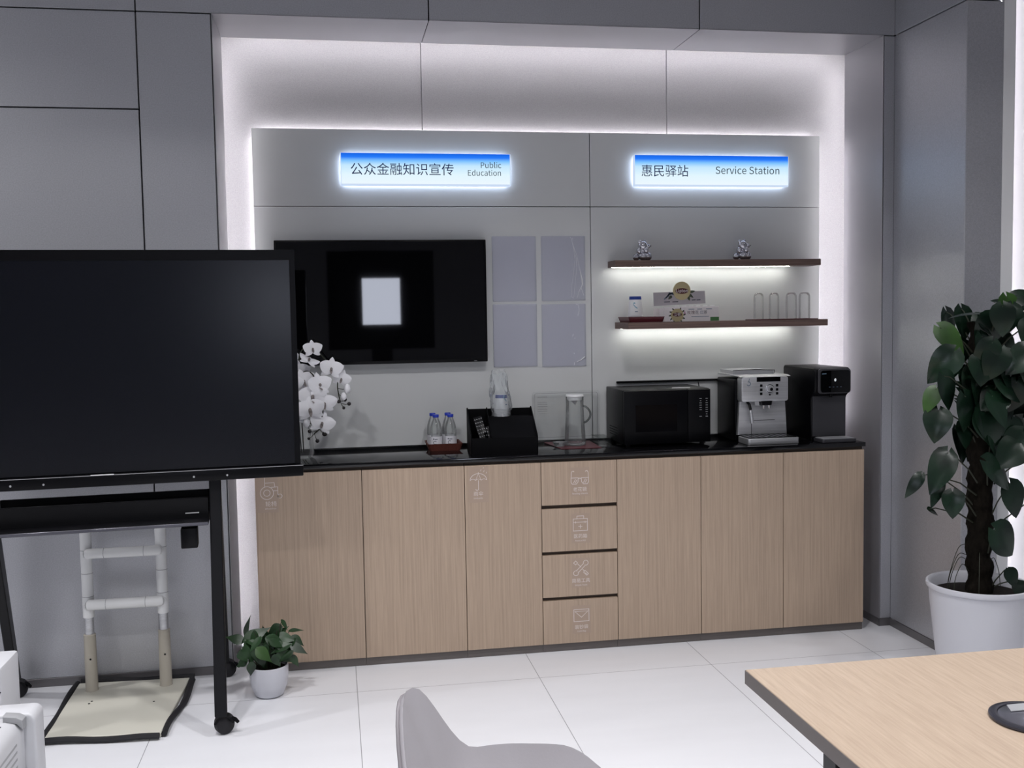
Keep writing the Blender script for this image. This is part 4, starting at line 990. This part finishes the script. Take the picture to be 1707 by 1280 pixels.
# ================================================================== LARGE POTTED PLANT
t = thing('potted_plant', 'tall dark-leaved climbing plant on a pole in a big white pot', 'plant', (.085, -.80, 0))
cx, cy = .085, -.80
MB().lathe([(0, .001), (.140, .001), (.148, .006), (.168, .18), (.186, .34), (.190, .395), (.199, .40), (.202, .408), (.200, .418), (.192, .420), (.184, .412), (.178, .36)], cx, cy, 56, False).build('pot', M_pot, t)
MB().lathe([(.1795, .372), (.10, .380), (0, .384)], cx, cy, 40, False).build('soil', M_soil, t)
pm = MB(); n = 22; rows = []
for i in range(60):
    z = .375+i*.0185; r = .049+.005*math.sin(i*1.3)
    rows.append([pm.bm.verts.new((cx-.002+.004*math.sin(i*.5)+(r+random.uniform(-.006, .006))*math.cos(2*PI*k_/n), cy+(r+random.uniform(-.006, .006))*math.sin(2*PI*k_/n), z)) for k_ in range(n)])
for a, b_ in zip(rows, rows[1:]):
    for k_ in range(n): pm.bm.faces.new((a[k_], a[(k_+1) % n], b_[(k_+1) % n], b_[k_]))
pm.bm.faces.new(rows[-1]); pm.build('coir_pole', M_moss, t, 70)
BG = [(0.204, -0.8, 1.498, 0.135, 0.109, -80, 0, 1), (0.018, -0.82, 1.508, 0.167, 0.066, 172, 0.9, 0), (-0.078, -0.85, 1.395, 0.144, 0.095, -50, 0.1, 1), (0.067, -0.86, 1.423, 0.147, 0.127, -112, 0, 0), (0.082, -0.78, 1.469, 0.087, 0.077, -150, 0, 0), (-0.142, -0.88, 1.296, 0.157, 0.118, -128, 0.1, 0), (-0.126, -0.92, 1.198, 0.157, 0.122, -62, 0.1, 0), (-0.203, -0.9, 1.169, 0.107, 0.068, -118, 0.3, 1), (-0.184, -0.92, 1.073, 0.127, 0.112, -105, 0.1, 0), (-0.04, -0.9, 1.113, 0.154, 0.129, -75, 0, 0), (0.156, -0.82, 1.342, 0.155, 0.134, -60, 0, 0), (0.146, -0.9, 1.201, 0.158, 0.127, -35, 0.1, 0), (0.067, -0.94, 1.125, 0.135, 0.11, -70, 0, 0), (-0.011, -0.85, 1.025, 0.106, 0.091, -85, 0.1, 0), (0.06, -0.9, 1.051, 0.151, 0.131, -75, 0, 0), (0.166, -0.88, 0.998, 0.159, 0.134, -100, 0, 0), (-0.17, -0.92, 0.892, 0.182, 0.108, -122, 0.15, 0), (-0.267, -0.9, 0.842, 0.107, 0.049, -128, 0.5, 0), (-0.137, -0.85, 0.8, 0.12, 0.055, -118, 0.4, 0), (-0.099, -0.9, 0.759, 0.105, 0.09, -95, 0, 0), (-0.149, -0.85, 0.729, 0.065, 0.035, -20, 0.3, 0), (0.081, -0.94, 0.88, 0.167, 0.131, -38, 0.1, 0), (0.166, -0.9, 0.763, 0.145, 0.119, -75, 0.1, 0), (0.104, -0.94, 0.609, 0.159, 0.143, -45, 0.1, 0), (0.176, -0.88, 0.452, 0.084, 0.068, -70, 0.2, 0), (0.226, -0.86, 0.393, 0.08, 0.064, -80, 0.2, 0), (0.119, -0.76, 1.3, 0.145, 0.13, -95, 0, 0), (0.061, -0.77, 1.218, 0.129, 0.113, -80, 0, 0), (0.133, -0.78, 1.217, 0.151, 0.13, -75, 0, 0), (0.107, -0.75, 1.167, 0.13, 0.115, -100, 0, 0), (0.264, -0.75, 1.065, 0.133, 0.117, -90, 0, 0), (-0.0, -0.78, 1.34, 0.117, 0.102, -100, 0.1, 0), (0.193, -0.74, 0.919, 0.132, 0.117, -85, 0, 0), (0.084, -0.78, 0.965, 0.104, 0.088, -100, 0, 0), (0.292, -0.82, 1.442, 0.157, 0.126, -40, 0.1, 0), (0.298, -0.86, 1.312, 0.157, 0.131, -60, 0.1, 0), (0.335, -0.85, 1.168, 0.163, 0.132, -45, 0.1, 0), (0.313, -0.83, 1.023, 0.153, 0.127, -70, 0.1, 0), (0.355, -0.85, 0.879, 0.159, 0.133, -50, 0.1, 0), (0.332, -0.85, 0.686, 0.144, 0.117, -60, 0.1, 0), (0.278, -0.8, 1.559, 0.131, 0.105, 25, 0.3, 0), (0.482, -0.75, 1.057, 0.148, 0.12, -30, 0.1, 0), (0.216, -0.75, 1.539, 0.105, 0.079, 150, 0.3, 0)]
back = [(cx+random.uniform(-.10, .24), cy+random.uniform(.05, .16), random.uniform(.95, 1.50), random.uniform(.11, .15), random.uniform(.09, .12), random.uniform(-140, -40), random.uniform(0, .3), 0) for i in range(14)]
front = [(cx+random.uniform(-.11, .16), cy-random.uniform(.03, .12), random.uniform(1.02, 1.50), random.uniform(.10, .15), random.uniform(.085, .12), random.uniform(-150, -30), random.uniform(0, .5), 0) for i in range(24)]+[(cx+random.uniform(-.07, .10), cy-random.uniform(.07, .13), random.uniform(.94, 1.32), random.uniform(.12, .155), random.uniform(.10, .125), random.uniform(-140, -50), random.uniform(0, .3), 0) for i in range(9)]
fo, st = foliage(BG+back+front, cx, cy, lambda x, y, z: Vector((cx+max(-.045, min(.045, (x-cx)*.3)), cy+max(-.045, min(.045, (y-cy)*.4)), max(.40, min(1.46, z-.06)))), .35, .38)
fo.build('foliage', [M_leaf, M_leafbright], t, 75)
for i in range(6):
    a = random.uniform(0, 6.28); st.tube(curve3([(cx+.05*math.cos(a), cy+.05*math.sin(a), .47+.02*i), (cx+.08*math.cos(a), cy+.08*math.sin(a), .50+.01*i), (cx+.11*math.cos(a), cy+.11*math.sin(a), .45), (cx+.12*math.cos(a), cy+.12*math.sin(a), .385)], 4), .0015, 5)
st.build('stems', M_stem, t)

# ================================================================== MEETING TABLE
t = thing('meeting_table', 'pale maple meeting table with a round cable port', 'table', (-.70, -3.3, 0))
MB().box(-1.593, .25, -4.05, -2.439, .7185, .75, .0012, 1).build('tabletop', M_table, t)
top = [c for c in t.children if c.name.startswith('tabletop')][0]
MB().box(-1.5945, -1.5932, -4.05, -2.439, .7195, .7485).box(-1.593, .25, -2.4388, -2.4375, .7195, .7485).build('edge_band', M_edge, top)
gx, gy = -1.176, -2.812
M_port = mat('port_grey_metal', (150, 150, 160), .22, .85)
pg = MB().lathe([(.052, .7503), (.0765, .7503), (.0795, .7525), (.079, .7560), (.070, .7585), (.064, .7575), (.063, .7515)], gx, gy, 56, False).build('cable_port_ring', mat('port_ring', (58, 58, 66), .25, .4), t)
MB().lathe([(.0628, .7512), (.0628, .7560), (.058, .7572), (0, .7575)], gx, gy, 48, False).build('cable_port_lid', M_port, pg)
MB().prism([(gx-.018, gy+.056), (gx+.018, gy+.056), (gx+.03, gy+.026), (gx-.03, gy+.026)], 'z', .7576, .7600, .001, 1).build('cable_flap', M_greyplast, pg)
for x in (-1.45, .11):
    for y in (-3.92, -2.60): MB().box(x-.03, x+.03, y-.03, y+.03, .0005, .7180, .004, 1).build('table_leg', M_blackmetal, t)
MB().box(-1.42, .08, -2.615, -2.585, .66, .7180).box(-1.42, .08, -3.935, -3.905, .66, .7180).build('under_frame', M_blackmetal, t)

# ================================================================== TUB CHAIR
def chair(cx, cy, rz, label):
    t = thing('tub_chair', label, 'chair', (cx, cy, 0), rz)
    # local frame: the sitter faces +X; angle 180 is the back
    N = 64; 
    def rim(a):      # a in degrees from the front, -180..180; outer rim height and radius
        q = abs(a)/180
        k_ = max(0, min(1, (q-.10)/.42)); h = .43+.147*(k_*k_*(3-2*k_))
        k_ = max(0, min(1, (q-.77)/.21)); h += .174*(k_*k_*(3-2*k_))
        return h
    sh = MB(); rows_o = []; rows_i = []; piping = []
    A = [-150+300*i/N for i in range(N+1)]; A = [180+x for x in A]     # opening at the front
    for a in A:
        d = ((a+180) % 360)-180; ar = math.radians(a); h = rim(d); q = abs(d)/180
        flare = .015+.05*max(0, (q-.6)/.4)
        ro, ri = [], []
        for j in range(9):
            u = j/8; z = .36+(h-.36)*u; R = .184+.030*math.sin(u*PI/2)+flare*u*u; Rx = R*1.02
            ro.append(sh.bm.verts.new((Rx*math.cos(ar), R*math.sin(ar), z)))
            thk = .038*(1-.78*u); ri.append(sh.bm.verts.new(((Rx-thk)*math.cos(ar), (R-thk)*math.sin(ar), z+(.012 if j == 8 else .006*u*u))))
        rows_o.append(ro); rows_i.append(ri); piping.append(ro[-1].co+Vector((.002*math.cos(ar), .002*math.sin(ar), -.002)))
    for i in range(N):
        for j in range(8):
            sh.bm.faces.new((rows_o[i][j], rows_o[i+1][j], rows_o[i+1][j+1], rows_o[i][j+1]))
            sh.bm.faces.new((rows_i[i][j+1], rows_i[i+1][j+1], rows_i[i+1][j], rows_i[i][j]))
        sh.bm.faces.new((rows_o[i][8], rows_o[i+1][8], rows_i[i+1][8], rows_i[i][8])); sh.bm.faces.new((rows_o[i][0], rows_i[i][0], rows_i[i+1][0], rows_o[i+1][0]))
    for rw in (0, N):
        for j in range(8): sh.bm.faces.new((rows_o[rw][j], rows_o[rw][j+1], rows_i[rw][j+1], rows_i[rw][j]))
    s_ = sh.build('backrest_shell', M_leather, t, 80, False)
    MB().tube(piping, .0042, 8)  .build('piping', M_piping, s_, 80, False)
    seat = MB(); seat.lathe([(0, .365), (.14, .365), (.164, .385), (.170, .415), (.164, .438), (.14, .450), (0, .454)], .012, 0, 48, False); seat.build('seat_cushion', M_leather, t, 60, False)
    MB().lathe([(0, .325), (.10, .325), (.15, .345), (.175, .3645), (0, .3645)], 0, 0, 40, False).build('seat_base', M_blackmetal, t, 40, False)
    for a in (45, 135, 225, 315):
        c, s2_ = math.cos(math.radians(a)), math.sin(math.radians(a))
        MB().tube([(.11*c, .11*s2_, .33), (.24*c, .24*s2_, .006)], [.014, .010], 12).build('leg', M_blackmetal, t, 60, False)
    return t
CH = chair(-2.078, -2.568, math.radians(-27), 'grey leather tub chair beside the meeting table')

# ================================================================== PRINTER
t = thing('printer', 'white office printer at the lower left, with a grey tab', 'printer', (-3.40, -2.25, 0))
X1, Y1 = -3.172, -1.885
MB().prism(rrect(X1-.30, X1, .004, .602, .020), 'y', Y1-.075, Y1, .006, 3).build('rear_panel', M_printer, t)
MB().box(X1-.50, X1-.020, Y1-.62, Y1-.0755, .004, .46, .006, 2).build('body', M_printer, t)
MB().prism([(X1-.50, .470), (X1-.024, .470), (X1-.024, .573), (X1-.036, .590), (X1-.056, .596), (X1-.50, .588)], 'y', Y1-.60, Y1-.0755, .005, 2).build('output_deck', M_printer, t)
MB().box(X1-.50, X1-.095, Y1+.0005, Y1+.15, .30, .690, .008, 2).build('scanner_tower', M_printer, t)
MB().box(X1-.45, X1-.0955, Y1-.0012, Y1+.0003, .630, .633).build('tower_joint', M_dark, t)
MB().prism([(X1-.062, .5965), (X1-.032, .589), (X1-.0185, .575), (X1-.0185, .598), (X1-.032, .606), (X1-.062, .610)], 'y', Y1-.108, Y1-.0757, .003, 2).build('grey_tab', M_greyplast, t)
v = MB()
for i in range(16):
    for j in range(9): v.box(X1-.067-j*.015, X1-.057-j*.015, Y1-.140-i*.013, Y1-.134-i*.013, .5920-.00026*j, .5970-.00026*j)
o_ = v.build('vent_holes', M_dark, t); o_['kind'] = 'stuff'
for i in range(4): MB().box(X1-.0245, X1-.0232, Y1-.59, Y1-.14, .500+i*.017, .505+i*.017).build('side_groove', M_greyplast, t)
MB().box(X1-.035, X1-.0215, Y1-.60, Y1-.0757, .463, .470).build('dark_gap', M_dark, t)
MB().box(X1-.0205, X1-.010, Y1-.58, Y1-.085, .06, .452, .004, 1).build('side_cover', M_printer, t)
for z0 in (.08, .27): MB().box(X1-.47, X1-.06, Y1-.632, Y1-.6205, z0, z0+.17, .003, 1).build('paper_drawer', M_white, t)

# ================================================================== LIT DISPLAY ACROSS THE ROOM (seen in the screens' reflections)
t = thing('lit_poster_display', 'bright lit display on the far wall, seen reflected in the television', 'display', (-1.88, -6.95, 1.45))
MB().box(-2.50, -1.26, -7.00, -6.955, 1.15, 2.30, .004, 1).build('frame', M_black, t)
MB().box(-2.10, -1.66, -6.9545, -6.952, 1.44, 1.98).build('lit_panel', M_display, t)
MB().box(-2.0, -1.76, -7.05, -7.001, .03, 1.9).build('stand_column', M_blackmetal, t)
MB().box(-2.35, -1.41, -7.2, -6.75, .0005, .03, .004, 1).build('stand_foot', M_blackmetal, t)
